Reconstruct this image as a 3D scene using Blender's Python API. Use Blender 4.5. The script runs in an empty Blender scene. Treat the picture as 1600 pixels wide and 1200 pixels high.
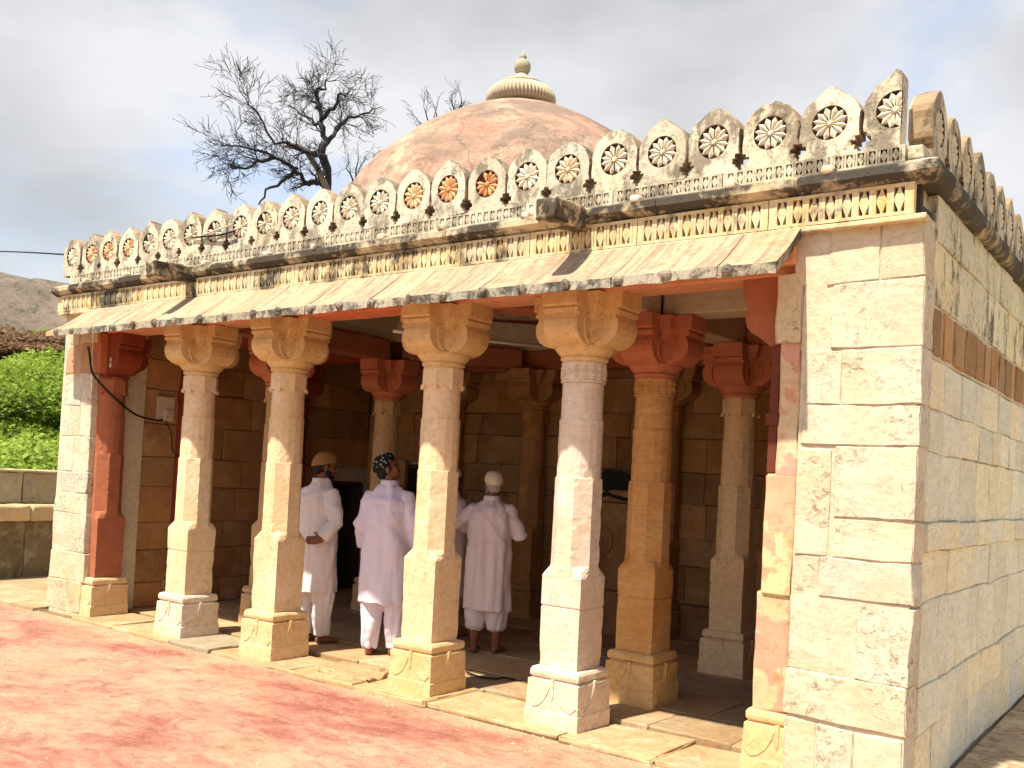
import bpy, bmesh, math, random
from mathutils import Vector, Matrix, noise, Euler
import numpy as np
PI = math.pi
random.seed(7)
scene = bpy.context.scene
COL = scene.collection

# ------------------------------------------------------------------ camera, sky, sun, exposure
cam_d = bpy.data.cameras.new('camera'); cam = bpy.data.objects.new('camera', cam_d); COL.objects.link(cam)
YAW, PITCH, ROLL = 0.6428, 0.026, 0.0511
fw = Vector((-math.sin(YAW)*math.cos(PITCH), math.cos(YAW)*math.cos(PITCH), math.sin(PITCH)))
rt = Vector((math.cos(YAW), math.sin(YAW), 0)); up = rt.cross(fw)
rt2 = math.cos(ROLL)*rt + math.sin(ROLL)*up; up2 = -math.sin(ROLL)*rt + math.cos(ROLL)*up
M = Matrix((rt2, up2, -fw)).transposed().to_4x4(); M.translation = (0, -5.1489, 1.6)
cam.matrix_world = M
cam_d.sensor_width = 36; cam_d.lens = 1490.4/1600*36
cam_d.shift_x = (800-781.45)/1600; cam_d.shift_y = (701.75-600)/1600
cam_d.clip_start = 0.05; cam_d.clip_end = 5000
scene.camera = cam

SUN_FROM = Vector((-0.16, -1.0, 2.0)).normalized()
world = bpy.data.worlds.new('World'); scene.world = world; world.use_nodes = True
wn = world.node_tree; wn.nodes.clear()
def wnode(t, **k):
    n = wn.nodes.new(t)
    for a, b in k.items(): setattr(n, a, b)
    return n
sky = wnode('ShaderNodeTexSky', sky_type='NISHITA', sun_disc=False)
sky.sun_elevation = math.asin(SUN_FROM.z); sky.sun_rotation = math.atan2(SUN_FROM.x, SUN_FROM.y)
sky.air_density = 1.0; sky.dust_density = 1.5; sky.ozone_density = 1.0
tc = wnode('ShaderNodeTexCoord')
mp = wnode('ShaderNodeMapping'); mp.inputs['Scale'].default_value = (1.0, 1.0, 1.9); mp.inputs['Location'].default_value = (3.1, 1.4, 0.25)
wn.links.new(tc.outputs['Generated'], mp.inputs['Vector'])
n1 = wnode('ShaderNodeTexNoise'); n1.inputs['Scale'].default_value = 1.7; n1.inputs['Detail'].default_value = 7; n1.inputs['Roughness'].default_value = 0.52; n1.inputs['Distortion'].default_value = 0.3
wn.links.new(mp.outputs['Vector'], n1.inputs['Vector'])
r1 = wnode('ShaderNodeValToRGB'); r1.color_ramp.elements[0].position = 0.40; r1.color_ramp.elements[1].position = 0.56
r1.color_ramp.elements[0].color = (0.12, 0.12, 0.12, 1); r1.color_ramp.elements[1].color = (0.93, 0.93, 0.93, 1)
wn.links.new(n1.outputs['Fac'], r1.inputs['Fac'])
n2 = wnode('ShaderNodeTexNoise'); n2.inputs['Scale'].default_value = 1.8; n2.inputs['Detail'].default_value = 5; n2.inputs['Roughness'].default_value = 0.5
wn.links.new(mp.outputs['Vector'], n2.inputs['Vector'])
r2 = wnode('ShaderNodeValToRGB'); r2.color_ramp.elements[0].position = 0.36; r2.color_ramp.elements[1].position = 0.62
r2.color_ramp.elements[0].color = (1.75, 1.76, 1.80, 1); r2.color_ramp.elements[1].color = (3.65, 3.62, 3.62, 1)
wn.links.new(n2.outputs['Fac'], r2.inputs['Fac'])
mx = wnode('ShaderNodeMix', data_type='RGBA')
wn.links.new(r1.outputs['Color'], mx.inputs[0]); wn.links.new(sky.outputs['Color'], mx.inputs[6]); wn.links.new(r2.outputs['Color'], mx.inputs[7])
bg = wnode('ShaderNodeBackground'); bg.inputs['Strength'].default_value = 0.1
wn.links.new(mx.outputs[2], bg.inputs['Color'])
wo = wnode('ShaderNodeOutputWorld'); wn.links.new(bg.outputs[0], wo.inputs['Surface'])

sun_d = bpy.data.lights.new('sun', 'SUN'); sun_d.energy = 3.7; sun_d.angle = math.radians(1.0); sun_d.color = (1.0, 0.91, 0.74)
sun = bpy.data.objects.new('sun', sun_d); COL.objects.link(sun)
sun.rotation_euler = (-SUN_FROM).to_track_quat('-Z', 'Y').to_euler(); sun.location = (-3, -12, 20)
scene.view_settings.view_transform = 'Standard'; scene.view_settings.look = 'None'
scene.view_settings.exposure = 1.34; scene.view_settings.gamma = 1.0; scene.view_settings.use_curve_mapping = False
scene.render.engine = 'CYCLES'
scene.render.resolution_x = 1024; scene.render.resolution_y = 768
scene.cycles.max_bounces = 8; scene.cycles.diffuse_bounces = 5

# ------------------------------------------------------------------ material helpers
def ramp(nt, fac, stops):
    n = nt.nodes.new('ShaderNodeValToRGB'); e = n.color_ramp.elements
    while len(e) < len(stops): e.new(0.5)
    for i, (p, c) in enumerate(stops):
        e[i].position = p; e[i].color = (c, c, c, 1) if isinstance(c, (int, float)) else (*c, 1)
    nt.links.new(fac, n.inputs['Fac']); return n.outputs['Color']
def tnoise(nt, vec, scale, detail=5, rough=0.55, dist=0.0, stretch=None, rot=None, off=None):
    m = nt.nodes.new('ShaderNodeMapping')
    if stretch: m.inputs['Scale'].default_value = stretch
    if rot: m.inputs['Rotation'].default_value = rot
    if off: m.inputs['Location'].default_value = off
    nt.links.new(vec, m.inputs['Vector'])
    n = nt.nodes.new('ShaderNodeTexNoise'); n.inputs['Scale'].default_value = scale; n.inputs['Detail'].default_value = detail
    n.inputs['Roughness'].default_value = rough; n.inputs['Distortion'].default_value = dist
    nt.links.new(m.outputs['Vector'], n.inputs['Vector']); return n.outputs['Fac']
def mixc(nt, fac, a, b, mode='MIX'):
    n = nt.nodes.new('ShaderNodeMix'); n.data_type = 'RGBA'; n.blend_type = mode
    for s, v in ((n.inputs[0], fac), (n.inputs[6], a), (n.inputs[7], b)):
        if isinstance(v, (int, float)): s.default_value = v
        elif isinstance(v, tuple): s.default_value = (*v, 1)
        else: nt.links.new(v, s)
    return n.outputs[2]
def mth(nt, op, a, b=None):
    n = nt.nodes.new('ShaderNodeMath'); n.operation = op
    for s, v in zip(n.inputs, (a, b)):
        if v is None: continue
        if isinstance(v, (int, float)): s.default_value = v
        else: nt.links.new(v, s)
    return n.outputs[0]
def new_mat(name):
    m = bpy.data.materials.new(name); m.use_nodes = True; nt = m.node_tree
    b = nt.nodes['Principled BSDF']; b.inputs['Roughness'].default_value = 0.85
    b.inputs['Specular IOR Level'].default_value = 0.25
    return m, nt, b
def plain(name, col, rough=0.7, var=0.15, scale=20, metallic=0.0):
    m, nt, b = new_mat(name)
    g = nt.nodes.new('ShaderNodeNewGeometry'); p = g.outputs['Position']
    f = tnoise(nt, p, scale, 4)
    c = mixc(nt, f, tuple(x*(1-var) for x in col), tuple(min(1, x*(1+var)) for x in col))
    nt.links.new(c, b.inputs['Base Color']); b.inputs['Roughness'].default_value = rough; b.inputs['Metallic'].default_value = metallic
    return m
def stone(name, ca, cb, cc=None, big=1.6, grime=0.0, gcol=(0.045, 0.04, 0.034), gscale=3.0, gstretch=(1, 1, 0.55), gpos=0.5, paint=None, pamt=0.5, pscale=2.2, vein=0.0, vcol=(0.40, 0.30, 0.24), bump=0.35, pits=0.3, tint=True, stain=0.0, scol=(0.5, 0.27, 0.10), spots=0.0, rough=0.88, crack=0.0):
    """weathered stone: two-tone body, fine grain, optional veins, rust stain, lichen (grime) and peeling paint"""
    m, nt, b = new_mat(name); L = nt.links
    g = nt.nodes.new('ShaderNodeNewGeometry'); p = g.outputs['Position']
    oi = nt.nodes.new('ShaderNodeObjectInfo')
    off = nt.nodes.new('ShaderNodeVectorMath'); off.operation = 'MULTIPLY_ADD'
    cmb = nt.nodes.new('ShaderNodeCombineXYZ')
    for i in range(3): L.new(oi.outputs['Random'], cmb.inputs[i])
    L.new(cmb.outputs[0], off.inputs[0]); off.inputs[1].default_value = (17.0, 9.0, 13.0); L.new(p, off.inputs[2])
    q = off.outputs[0]                      # per-stone shifted position: pattern breaks at every joint
    f1 = tnoise(nt, q, big, 6, 0.6)
    c = mixc(nt, ramp(nt, f1, [(0.35, 0.0), (0.65, 1.0)]), ca, cb)
    if cc: c = mixc(nt, ramp(nt, tnoise(nt, q, big*2.7, 5, 0.65, off=(5, 3, 1)), [(0.52, 0.0), (0.66, 0.85)]), c, cc)
    f2 = tnoise(nt, p, 22, 8, 0.7)
    c = mixc(nt, 1.0, c, ramp(nt, f2, [(0.25, 0.72), (0.5, 1.0), (0.75, 1.12)]), 'MULTIPLY')
    if vein > 0:
        fv = tnoise(nt, q, 2.6, 6, 0.6, 1.2, stretch=(1.0, 1.0, 4.5), rot=(0.35, 0.25, 0.2))
        c = mixc(nt, mth(nt, 'MULTIPLY', ramp(nt, fv, [(0.44, 0.0), (0.49, 1.0), (0.53, 0.15), (0.62, 0.0)]), vein), c, vcol)
    if stain > 0:
        fs = tnoise(nt, q, 1.9, 5, 0.6, 0.4, off=(9, 2, 4), stretch=(1, 1, 0.7))
        c = mixc(nt, mth(nt, 'MULTIPLY', ramp(nt, fs, [(0.46, 0.0), (0.66, 1.0)]), stain), c, scol)
    if paint:
        fp = tnoise(nt, p, pscale, 7, 0.62, 0.3, off=(2, 8, 3))
        fp2 = tnoise(nt, p, 9, 5, 0.6)
        pc = mixc(nt, fp2, tuple(x*0.7 for x in paint), tuple(min(1, x*1.25) for x in paint))
        th = 0.5 + (0.5-pamt)*0.55
        c = mixc(nt, ramp(nt, fp, [(th-0.012, 0.0), (th+0.012, 1.0)]), c, pc)
    if spots > 0:
        vs = tnoise(nt, p, 26, 6, 0.68, 0.6, off=(1, 1, 7)); vm = tnoise(nt, q, 3.4, 4, 0.6, off=(4, 4, 4))
        sp = mth(nt, 'MULTIPLY', ramp(nt, vs, [(0.54, 0.0), (0.63, 1.0)]), ramp(nt, vm, [(0.50, 0.0), (0.62, 1.0)]))
        c = mixc(nt, mth(nt, 'MULTIPLY', sp, spots), c, (0.17, 0.105, 0.055))
    if grime > 0:
        fg = tnoise(nt, p, gscale, 8, 0.66, 0.5, stretch=gstretch)
        fg2 = tnoise(nt, p, gscale*6, 6, 0.7, off=(3, 3, 3))
        gg = mth(nt, 'ADD', mth(nt, 'MULTIPLY', fg, 0.72), mth(nt, 'MULTIPLY', fg2, 0.28))
        c = mixc(nt, mth(nt, 'MULTIPLY', ramp(nt, gg, [(gpos, 0.0), (gpos+0.09, 1.0)]), grime), c, gcol)
    if crack > 0:
        vd = nt.nodes.new('ShaderNodeTexVoronoi'); vd.feature = 'DISTANCE_TO_EDGE'; vd.inputs['Scale'].default_value = 1.6
        wv = nt.nodes.new('ShaderNodeVectorMath'); wv.operation = 'MULTIPLY_ADD'; nz = nt.nodes.new('ShaderNodeTexNoise'); nz.inputs['Scale'].default_value = 4; nz.inputs['Detail'].default_value = 6; L.new(p, nz.inputs['Vector'])
        L.new(nz.outputs['Color'], wv.inputs[0]); wv.inputs[1].default_value = (0.3, 0.3, 0.3); L.new(p, wv.inputs[2]); L.new(wv.outputs[0], vd.inputs['Vector'])
        c = mixc(nt, mth(nt, 'MULTIPLY', ramp(nt, vd.outputs['Distance'], [(0.004, 1.0), (0.016, 0.0)]), mth(nt, 'MULTIPLY', ramp(nt, tnoise(nt, p, 1.2, 3), [(0.47, 0.0), (0.55, 1.0)]), crack)), c, (0.14, 0.09, 0.07))
    if tint: c = mixc(nt, 1.0, c, oi.outputs['Color'], 'MULTIPLY')
    L.new(c, b.inputs['Base Color']); b.inputs['Roughness'].default_value = rough
    h = mth(nt, 'ADD', mth(nt, 'MULTIPLY', tnoise(nt, q, 5, 4, 0.5), 1.2), mth(nt, 'MULTIPLY', tnoise(nt, p, 45, 5, 0.6), 0.22))
    if pits > 0:
        pv = tnoise(nt, p, 26, 6, 0.68, 0.6, off=(1, 1, 7))
        h = mth(nt, 'SUBTRACT', h, mth(nt, 'MULTIPLY', mth(nt, 'MULTIPLY', ramp(nt, pv, [(0.53, 0.0), (0.64, 1.0)]), ramp(nt, tnoise(nt, q, 3.4, 4, 0.6, off=(4, 4, 4)), [(0.46, 0.0), (0.60, 1.0)])), pits))
    bn = nt.nodes.new('ShaderNodeBump'); bn.inputs['Strength'].default_value = bump; bn.inputs['Distance'].default_value = 0.02
    L.new(h, bn.inputs['Height']); L.new(bn.outputs['Normal'], b.inputs['Normal'])
    return m

# ------------------------------------------------------------------ materials
MT = {}
MT['wall'] = stone('cream sandstone block', (0.62, 0.565, 0.435), (0.57, 0.515, 0.40), (0.52, 0.475, 0.39), vein=0.3, vcol=(0.42, 0.32, 0.22), spots=0.6, stain=0.45, scol=(0.57, 0.40, 0.20), bump=0.55, pits=0.5)
MT['side'] = stone('grey green sandstone block', (0.78, 0.74, 0.57), (0.69, 0.68, 0.56), (0.80, 0.70, 0.49), vein=0.3, vcol=(0.38, 0.36, 0.33), stain=0.25, scol=(0.58, 0.42, 0.22), bump=0.4, pits=0.3)
MT['side_top'] = stone('lichen streaked sandstone', (0.72, 0.65, 0.43), (0.66, 0.59, 0.42), None, grime=0.92, gscale=2.6, gstretch=(1, 1.8, 0.5), gpos=0.515, spots=0.8, bump=0.5, pits=0.6)
MT['brown'] = stone('brown sandstone block', (0.34, 0.20, 0.10), (0.42, 0.25, 0.11), None, grime=0.35, gpos=0.56, spots=0.6, bump=0.6)
MT['mortar'] = stone('lime mortar', (0.62, 0.55, 0.41), (0.54, 0.46, 0.33), None, tint=False, bump=0.5)
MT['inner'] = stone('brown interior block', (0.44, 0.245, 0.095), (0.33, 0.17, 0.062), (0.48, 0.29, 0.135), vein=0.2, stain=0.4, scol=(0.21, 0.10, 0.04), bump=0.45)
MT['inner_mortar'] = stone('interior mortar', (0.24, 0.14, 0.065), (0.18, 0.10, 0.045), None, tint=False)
MT['yellow'] = stone('yellow sandstone', (0.72, 0.555, 0.35), (0.68, 0.525, 0.34), (0.73, 0.60, 0.44), stain=0.25, scol=(0.56, 0.31, 0.09), spots=0.35, bump=0.35)
MT['base_yellow'] = stone('ochre washed base stone', (0.68, 0.47, 0.245), (0.66, 0.48, 0.27), (0.67, 0.52, 0.33), stain=0.3, scol=(0.55, 0.30, 0.07), spots=0.3)
MT['pale'] = stone('pale veined marble', (0.68, 0.59, 0.48), (0.64, 0.54, 0.41), (0.69, 0.62, 0.54), vein=0.35, vcol=(0.46, 0.34, 0.24), stain=0.3, scol=(0.60, 0.38, 0.18), bump=0.25, rough=0.75)
MT['orange'] = stone('orange stained column stone', (0.64, 0.37, 0.14), (0.66, 0.42, 0.19), (0.56, 0.28, 0.09), vein=0.35, vcol=(0.35, 0.16, 0.06), stain=0.4, scol=(0.50, 0.22, 0.05), bump=0.3)
MT['capital'] = stone('golden capital stone', (0.66, 0.47, 0.225), (0.62, 0.44, 0.22), (0.57, 0.38, 0.17), stain=0.3, scol=(0.45, 0.25, 0.08), spots=0.5, bump=0.35)
MT['red'] = stone('worn oxide red paint', (0.52, 0.36, 0.22), (0.46, 0.30, 0.17), None, paint=(0.36, 0.125, 0.062), pamt=0.84, spots=0.3, bump=0.25)
MT['darkred'] = stone('dark oxide red paint', (0.42, 0.25, 0.13), (0.36, 0.2, 0.1), None, paint=(0.22, 0.045, 0.02), pamt=0.96, bump=0.25)
MT['redcap'] = stone('salmon red painted capital', (0.52, 0.34, 0.2), (0.46, 0.30, 0.17), None, paint=(0.55, 0.195, 0.11), pamt=0.86, spots=0.6, bump=0.3)
MT['salmon'] = stone('salmon limewash', (0.56, 0.42, 0.26), (0.52, 0.35, 0.2), None, paint=(0.64, 0.31, 0.165), pamt=0.72, pscale=1.3, spots=0.6, bump=0.3)
MT['woodpost'] = stone('dark red brown post', (0.3, 0.16, 0.1), (0.22, 0.1, 0.06), None, paint=(0.13, 0.035, 0.018), pamt=0.85, bump=0.3)
MT['peel'] = stone('mostly bare peeling stone', (0.60, 0.52, 0.36), (0.58, 0.46, 0.28), None, paint=(0.55, 0.29, 0.19), pamt=0.3, pscale=4, spots=1.0, bump=0.4)
MT['pinkpaint'] = stone('peeling pink paint', (0.61, 0.50, 0.33), (0.59, 0.46, 0.28), (0.55, 0.22, 0.10), paint=(0.60, 0.33, 0.24), pamt=0.5, pscale=2.6, spots=0.4, bump=0.35)
MT['whiteceil'] = stone('limewashed ceiling', (0.56, 0.47, 0.35), (0.50, 0.40, 0.28), None, stain=0.3, scol=(0.5, 0.25, 0.12), bump=0.25)
MT['eave_top'] = stone('streaked limewashed eave', (0.43, 0.335, 0.22), (0.41, 0.285, 0.18), (0.42, 0.215, 0.13), big=2.2, stain=0.4, scol=(0.40, 0.22, 0.14), grime=0.68, gscale=5.0, gstretch=(3.6, 0.26, 0.26), gpos=0.485, gcol=(0.19, 0.14, 0.10), bump=0.45)
MT['eave_edge'] = stone('lichen covered eave edge', (0.42, 0.37, 0.28), (0.34, 0.30, 0.23), None, grime=0.85, gscale=7, gstretch=(1, 1, 0.8), gpos=0.47, bump=0.7, pits=0.8)
MT['frieze'] = stone('weathered frieze stone', (0.66, 0.56, 0.38), (0.62, 0.49, 0.28), (0.64, 0.43, 0.15), grime=0.92, gscale=2.0, gpos=0.51, bump=0.4)
MT['recess'] = stone('opening stone painted as shade', (0.09, 0.065, 0.045), (0.06, 0.045, 0.03), None, tint=False, bump=0.3)  # near-black base colour stands in for the shade inside openings
MT['cornice'] = stone('blackened cornice stone', (0.56, 0.49, 0.36), (0.52, 0.43, 0.28), None, grime=0.95, gscale=2.6, gstretch=(1, 1, 1.2), gpos=0.44, bump=0.5, pits=0.5)
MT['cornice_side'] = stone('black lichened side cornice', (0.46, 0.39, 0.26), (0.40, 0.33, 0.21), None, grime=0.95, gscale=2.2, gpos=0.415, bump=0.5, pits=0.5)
MT['merlon'] = stone('lichen patched merlon stone', (0.71, 0.65, 0.53), (0.65, 0.58, 0.45), None, grime=0.75, gcol=(0.115, 0.095, 0.072), gscale=4.6, gpos=0.475, stain=0.3, scol=(0.50, 0.40, 0.28), spots=0.6, bump=0.55, pits=0.6)
MT['merlon_edge'] = stone('weathered merlon side with painted shade', (0.30, 0.22, 0.16), (0.38, 0.29, 0.2), None, grime=0.7, gcol=(0.07, 0.06, 0.05), gscale=5, gpos=0.49, bump=0.6)  # brown joins weathering with shade painted into the merlon sides
MT['merlon_recess'] = stone('brown recess painted as shade', (0.16, 0.11, 0.075), (0.11, 0.08, 0.055), None, bump=0.3)  # dark base colour paints the shade between the rosette petals
MT['rosette'] = stone('carved rosette stone', (0.72, 0.66, 0.54), (0.66, 0.58, 0.45), None, grime=0.4, gcol=(0.16, 0.13, 0.1), gscale=8, gpos=0.55, bump=0.4)
MT['dome'] = stone('pink plaster dome', (0.34, 0.205, 0.150), (0.38, 0.245, 0.185), (0.52, 0.41, 0.29), big=0.9, grime=0.85, gcol=(0.18, 0.135, 0.105), gscale=1.25, gstretch=(1, 1, 1.4), gpos=0.47, stain=0.45, scol=(0.36, 0.14, 0.10), spots=0.7, bump=0.6, pits=0.5, tint=False, crack=0.6)
MT['finial'] = stone('pale carved finial stone', (0.50, 0.43, 0.31), (0.44, 0.38, 0.28), None, grime=0.5, gcol=(0.2, 0.17, 0.12), gpos=0.55)
MT['slab'] = stone('worn floor slab', (0.46, 0.335, 0.20), (0.41, 0.285, 0.16), (0.48, 0.385, 0.27), vein=0.4, vcol=(0.25, 0.135, 0.06), stain=0.45, scol=(0.33, 0.18, 0.065), bump=0.35, rough=0.7)
MT['pave'] = stone('layered brown paving', (0.48, 0.36, 0.22), (0.40, 0.29, 0.17), (0.55, 0.43, 0.28), vein=0.8, vcol=(0.2, 0.12, 0.07), bump=0.6)
MT['bwall'] = stone('grey boundary wall', (0.40, 0.34, 0.22), (0.33, 0.29, 0.21), (0.42, 0.33, 0.16), grime=0.5, gpos=0.53, gcol=(0.12, 0.1, 0.07), bump=0.5)
MT['bdark'] = stone('lower wall with painted shade', (0.16, 0.125, 0.075), (0.21, 0.165, 0.10), (0.3, 0.26, 0.19), grime=0.5, gpos=0.52, bump=0.5)  # darkened base colour paints the shade below the projecting ledge
# courtyard: worn red paint over cream concrete
def court_mat():
    m, nt, b = new_mat('worn red courtyard'); L = nt.links
    g = nt.nodes.new('ShaderNodeNewGeometry'); p = g.outputs['Position']
    f1 = tnoise(nt, p, 0.85, 7, 0.62, 0.6, stretch=(1.0, 1.5, 1), rot=(0, 0, 0.5))
    f2 = tnoise(nt, p, 3.4, 7, 0.68, 0.8, stretch=(1.0, 1.8, 1), rot=(0, 0, 0.35))
    f = mth(nt, 'ADD', mth(nt, 'MULTIPLY', f1, 0.62), mth(nt, 'MULTIPLY', f2, 0.38))
    c = ramp(nt, f, [(0.42, (0.365, 0.272, 0.178)), (0.495, (0.355, 0.212, 0.145)), (0.57, (0.315, 0.130, 0.094)), (0.66, (0.225, 0.060, 0.047))])
    fp = tnoise(nt, p, 2.2, 8, 0.7, 1.2, off=(7, 1, 0), stretch=(1, 1.6, 1))
    c = mixc(nt, ramp(nt, fp, [(0.55, 0.0), (0.66, 0.5)]), c, (0.205, 0.05, 0.04))
    fg = tnoise(nt, p, 1.1, 6, 0.6, 0.3, off=(3, 9, 0))
    c = mixc(nt, ramp(nt, fg, [(0.55, 0.0), (0.72, 0.5)]), c, (0.27, 0.205, 0.11))
    fs = tnoise(nt, p, 5, 6, 0.6, 1.5, stretch=(0.5, 3.2, 1), rot=(0, 0, 0.9))
    c = mixc(nt, ramp(nt, fs, [(0.485, 0.0), (0.5, 0.35), (0.515, 0.0)]), c, (0.33, 0.24, 0.17))
    fk = tnoise(nt, p, 14, 7, 0.75, 1.0, off=(2, 6, 4)); c = mixc(nt, ramp(nt, fk, [(0.56, 0.0), (0.66, 0.6)]), c, (0.17, 0.06, 0.048))
    c = mixc(nt, ramp(nt, fk, [(0.33, 0.6), (0.43, 0.0)]), c, (0.36, 0.27, 0.19))
    fn = tnoise(nt, p, 60, 6, 0.7)
    c = mixc(nt, 1.0, c, ramp(nt, fn, [(0.3, 0.82), (0.7, 1.1)]), 'MULTIPLY')
    sx = nt.nodes.new('ShaderNodeSeparateXYZ'); L.new(p, sx.inputs[0])
    ed = mth(nt, 'ADD', sx.outputs['Y'], mth(nt, 'MULTIPLY', tnoise(nt, p, 3.0, 5, 0.6, off=(5, 5, 5)), 0.6))
    c = mixc(nt, ramp(nt, ed, [(0.0, 0.0), (0.26, 0.75)]), c, (0.37, 0.28, 0.18))       # dust gathered along the step
    vd = nt.nodes.new('ShaderNodeTexVoronoi'); vd.feature = 'DISTANCE_TO_EDGE'; vd.inputs['Scale'].default_value = 0.42
    wv = nt.nodes.new('ShaderNodeVectorMath'); wv.operation = 'MULTIPLY_ADD'; nz = nt.nodes.new('ShaderNodeTexNoise'); nz.inputs['Scale'].default_value = 3.5; nz.inputs['Detail'].default_value = 6; L.new(p, nz.inputs['Vector'])
    L.new(nz.outputs['Color'], wv.inputs[0]); wv.inputs[1].default_value = (0.45, 0.45, 0.0); L.new(p, wv.inputs[2]); L.new(wv.outputs[0], vd.inputs['Vector'])
    ck = ramp(nt, vd.outputs['Distance'], [(0.0015, 1.0), (0.0055, 0.0)])
    c = mixc(nt, mth(nt, 'MULTIPLY', ck, ramp(nt, tnoise(nt, p, 0.7, 3, off=(1, 2, 3)), [(0.48, 0.0), (0.56, 0.75)])), c, (0.10, 0.05, 0.035))
    fdt = tnoise(nt, p, 7.5, 5, 0.7, 0.6, off=(8, 2, 1)); c = mixc(nt, ramp(nt, fdt, [(0.54, 0.0), (0.72, 0.45)]), c, (0.19, 0.055, 0.042))
    L.new(c, b.inputs['Base Color']); b.inputs['Roughness'].default_value = 0.7
    h = mth(nt, 'ADD', tnoise(nt, p, 6, 6, 0.65), mth(nt, 'MULTIPLY', fn, 0.3))
    bn = nt.nodes.new('ShaderNodeBump'); bn.inputs['Strength'].default_value = 0.25; bn.inputs['Distance'].default_value = 0.015
    L.new(h, bn.inputs['Height']); L.new(bn.outputs['Normal'], b.inputs['Normal'])
    return m
MT['court'] = court_mat()
def terrain_mat():
    m, nt, b = new_mat('scrub hillside'); L = nt.links
    g = nt.nodes.new('ShaderNodeNewGeometry'); p = g.outputs['Position']
    sx = nt.nodes.new('ShaderNodeSeparateXYZ'); L.new(p, sx.inputs[0])
    f = tnoise(nt, p, 0.10, 8, 0.65, 0.3); f2 = tnoise(nt, p, 0.9, 6, 0.7)
    near = mixc(nt, ramp(nt, f, [(0.45, 0.0), (0.56, 1.0)]), (0.23, 0.15, 0.08), (0.08, 0.13, 0.02))
    far = mixc(nt, ramp(nt, tnoise(nt, p, 0.035, 8, 0.7), [(0.40, 0.0), (0.62, 1.0)]), (0.12, 0.095, 0.075), (0.20, 0.15, 0.12))
    far = mixc(nt, ramp(nt, tnoise(nt, p, 0.16, 8, 0.75), [(0.5, 0.0), (0.6, 0.8)]), far, (0.06, 0.07, 0.035))
    c = mixc(nt, ramp(nt, mth(nt, 'MULTIPLY', sx.outputs['Z'], 0.05), [(0.5, 0.0), (0.8, 1.0)]), near, far)
    c = mixc(nt, 1.0, c, ramp(nt, f2, [(0.3, 0.65), (0.7, 1.25)]), 'MULTIPLY')
    L.new(c, b.inputs['Base Color']); b.inputs['Roughness'].default_value = 0.95
    return m
MT['terrain'] = terrain_mat()
def leaf_mat(name, ca, cb):
    m, nt, b = new_mat(name); L = nt.links
    g = nt.nodes.new('ShaderNodeNewGeometry')
    f = tnoise(nt, g.outputs['Position'], 1.6, 4); r = g.outputs['Random Per Island']
    c = mixc(nt, mth(nt, 'ADD', mth(nt, 'MULTIPLY', f, 0.5), mth(nt, 'MULTIPLY', r, 0.5)), ca, cb)
    L.new(c, b.inputs['Base Color']); b.inputs['Roughness'].default_value = 0.6
    t = nt.nodes.new('ShaderNodeBsdfTranslucent'); L.new(c, t.inputs['Color'])
    ms = nt.nodes.new('ShaderNodeMixShader'); ms.inputs[0].default_value = 0.42
    L.new(b.outputs[0], ms.inputs[1]); L.new(t.outputs[0], ms.inputs[2]); L.new(ms.outputs[0], nt.nodes['Material Output'].inputs['Surface'])
    return m
MT['leaf'] = leaf_mat('bright green leaves', (0.16, 0.26, 0.02), (0.42, 0.52, 0.10))
MT['leaf_dark'] = leaf_mat('deep green leaves', (0.11, 0.19, 0.014), (0.30, 0.40, 0.06))
MT['scrub'] = leaf_mat('dry brown scrub', (0.16, 0.09, 0.05), (0.30, 0.19, 0.11))
MT['bark'] = plain('grey bark', (0.035, 0.032, 0.04), 0.9, 0.3, 6)
MT['palebark'] = plain('pale dead bark', (0.22, 0.19, 0.17), 0.9, 0.3, 6)
MT['skin'] = plain('brown skin', (0.21, 0.085, 0.042), 0.55, 0.12, 14)
MT['hair'] = plain('black hair', (0.012, 0.010, 0.009), 0.6, 0.2, 60)
MT['beard'] = plain('grey beard', (0.35, 0.33, 0.31), 0.8, 0.2, 60)
def cloth_mat(name, col):
    m, nt, b = new_mat(name); L = nt.links
    g = nt.nodes.new('ShaderNodeNewGeometry'); p = g.outputs['Position']
    c = mixc(nt, tnoise(nt, p, 5, 4), tuple(x*0.93 for x in col), col)
    L.new(c, b.inputs['Base Color']); b.inputs['Roughness'].default_value = 0.9
    b.inputs['Sheen Weight'].default_value = 0.15
    h = tnoise(nt, p, 9, 6, 0.6, 1.0, stretch=(1, 1, 0.35))
    bn = nt.nodes.new('ShaderNodeBump'); bn.inputs['Strength'].default_value = 0.5; bn.inputs['Distance'].default_value = 0.03
    L.new(h, bn.inputs['Height']); L.new(bn.outputs['Normal'], b.inputs['Normal'])
    return m
MT['white'] = cloth_mat('white cotton', (0.78, 0.72, 0.72)); MT['lavender'] = cloth_mat('pale lavender cotton', (0.70, 0.64, 0.76)); MT['pinkish'] = cloth_mat('pinkish white cotton', (0.72, 0.62, 0.64))
MT['cap_orange'] = cloth_mat('ochre felt', (0.30, 0.155, 0.045)); MT['cap_white'] = cloth_mat('cream knit', (0.72, 0.62, 0.46))
def cap_black():
    m, nt, b = new_mat('black cap with mirror spots'); L = nt.links
    g = nt.nodes.new('ShaderNodeNewGeometry')
    v = nt.nodes.new('ShaderNodeTexVoronoi'); v.inputs['Scale'].default_value = 38; L.new(g.outputs['Position'], v.inputs['Vector'])
    c = mixc(nt, ramp(nt, v.outputs['Distance'], [(0.2, 1.0), (0.27, 0.0)]), (0.012, 0.014, 0.014), (0.55, 0.55, 0.5))
    L.new(c, b.inputs['Base Color']); return m
MT['cap_black'] = cap_black()
MT['black'] = plain('black rubber', (0.012, 0.012, 0.013), 0.5); MT['plastic'] = plain('aged white plastic', (0.55, 0.48, 0.38), 0.5, 0.1)
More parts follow.
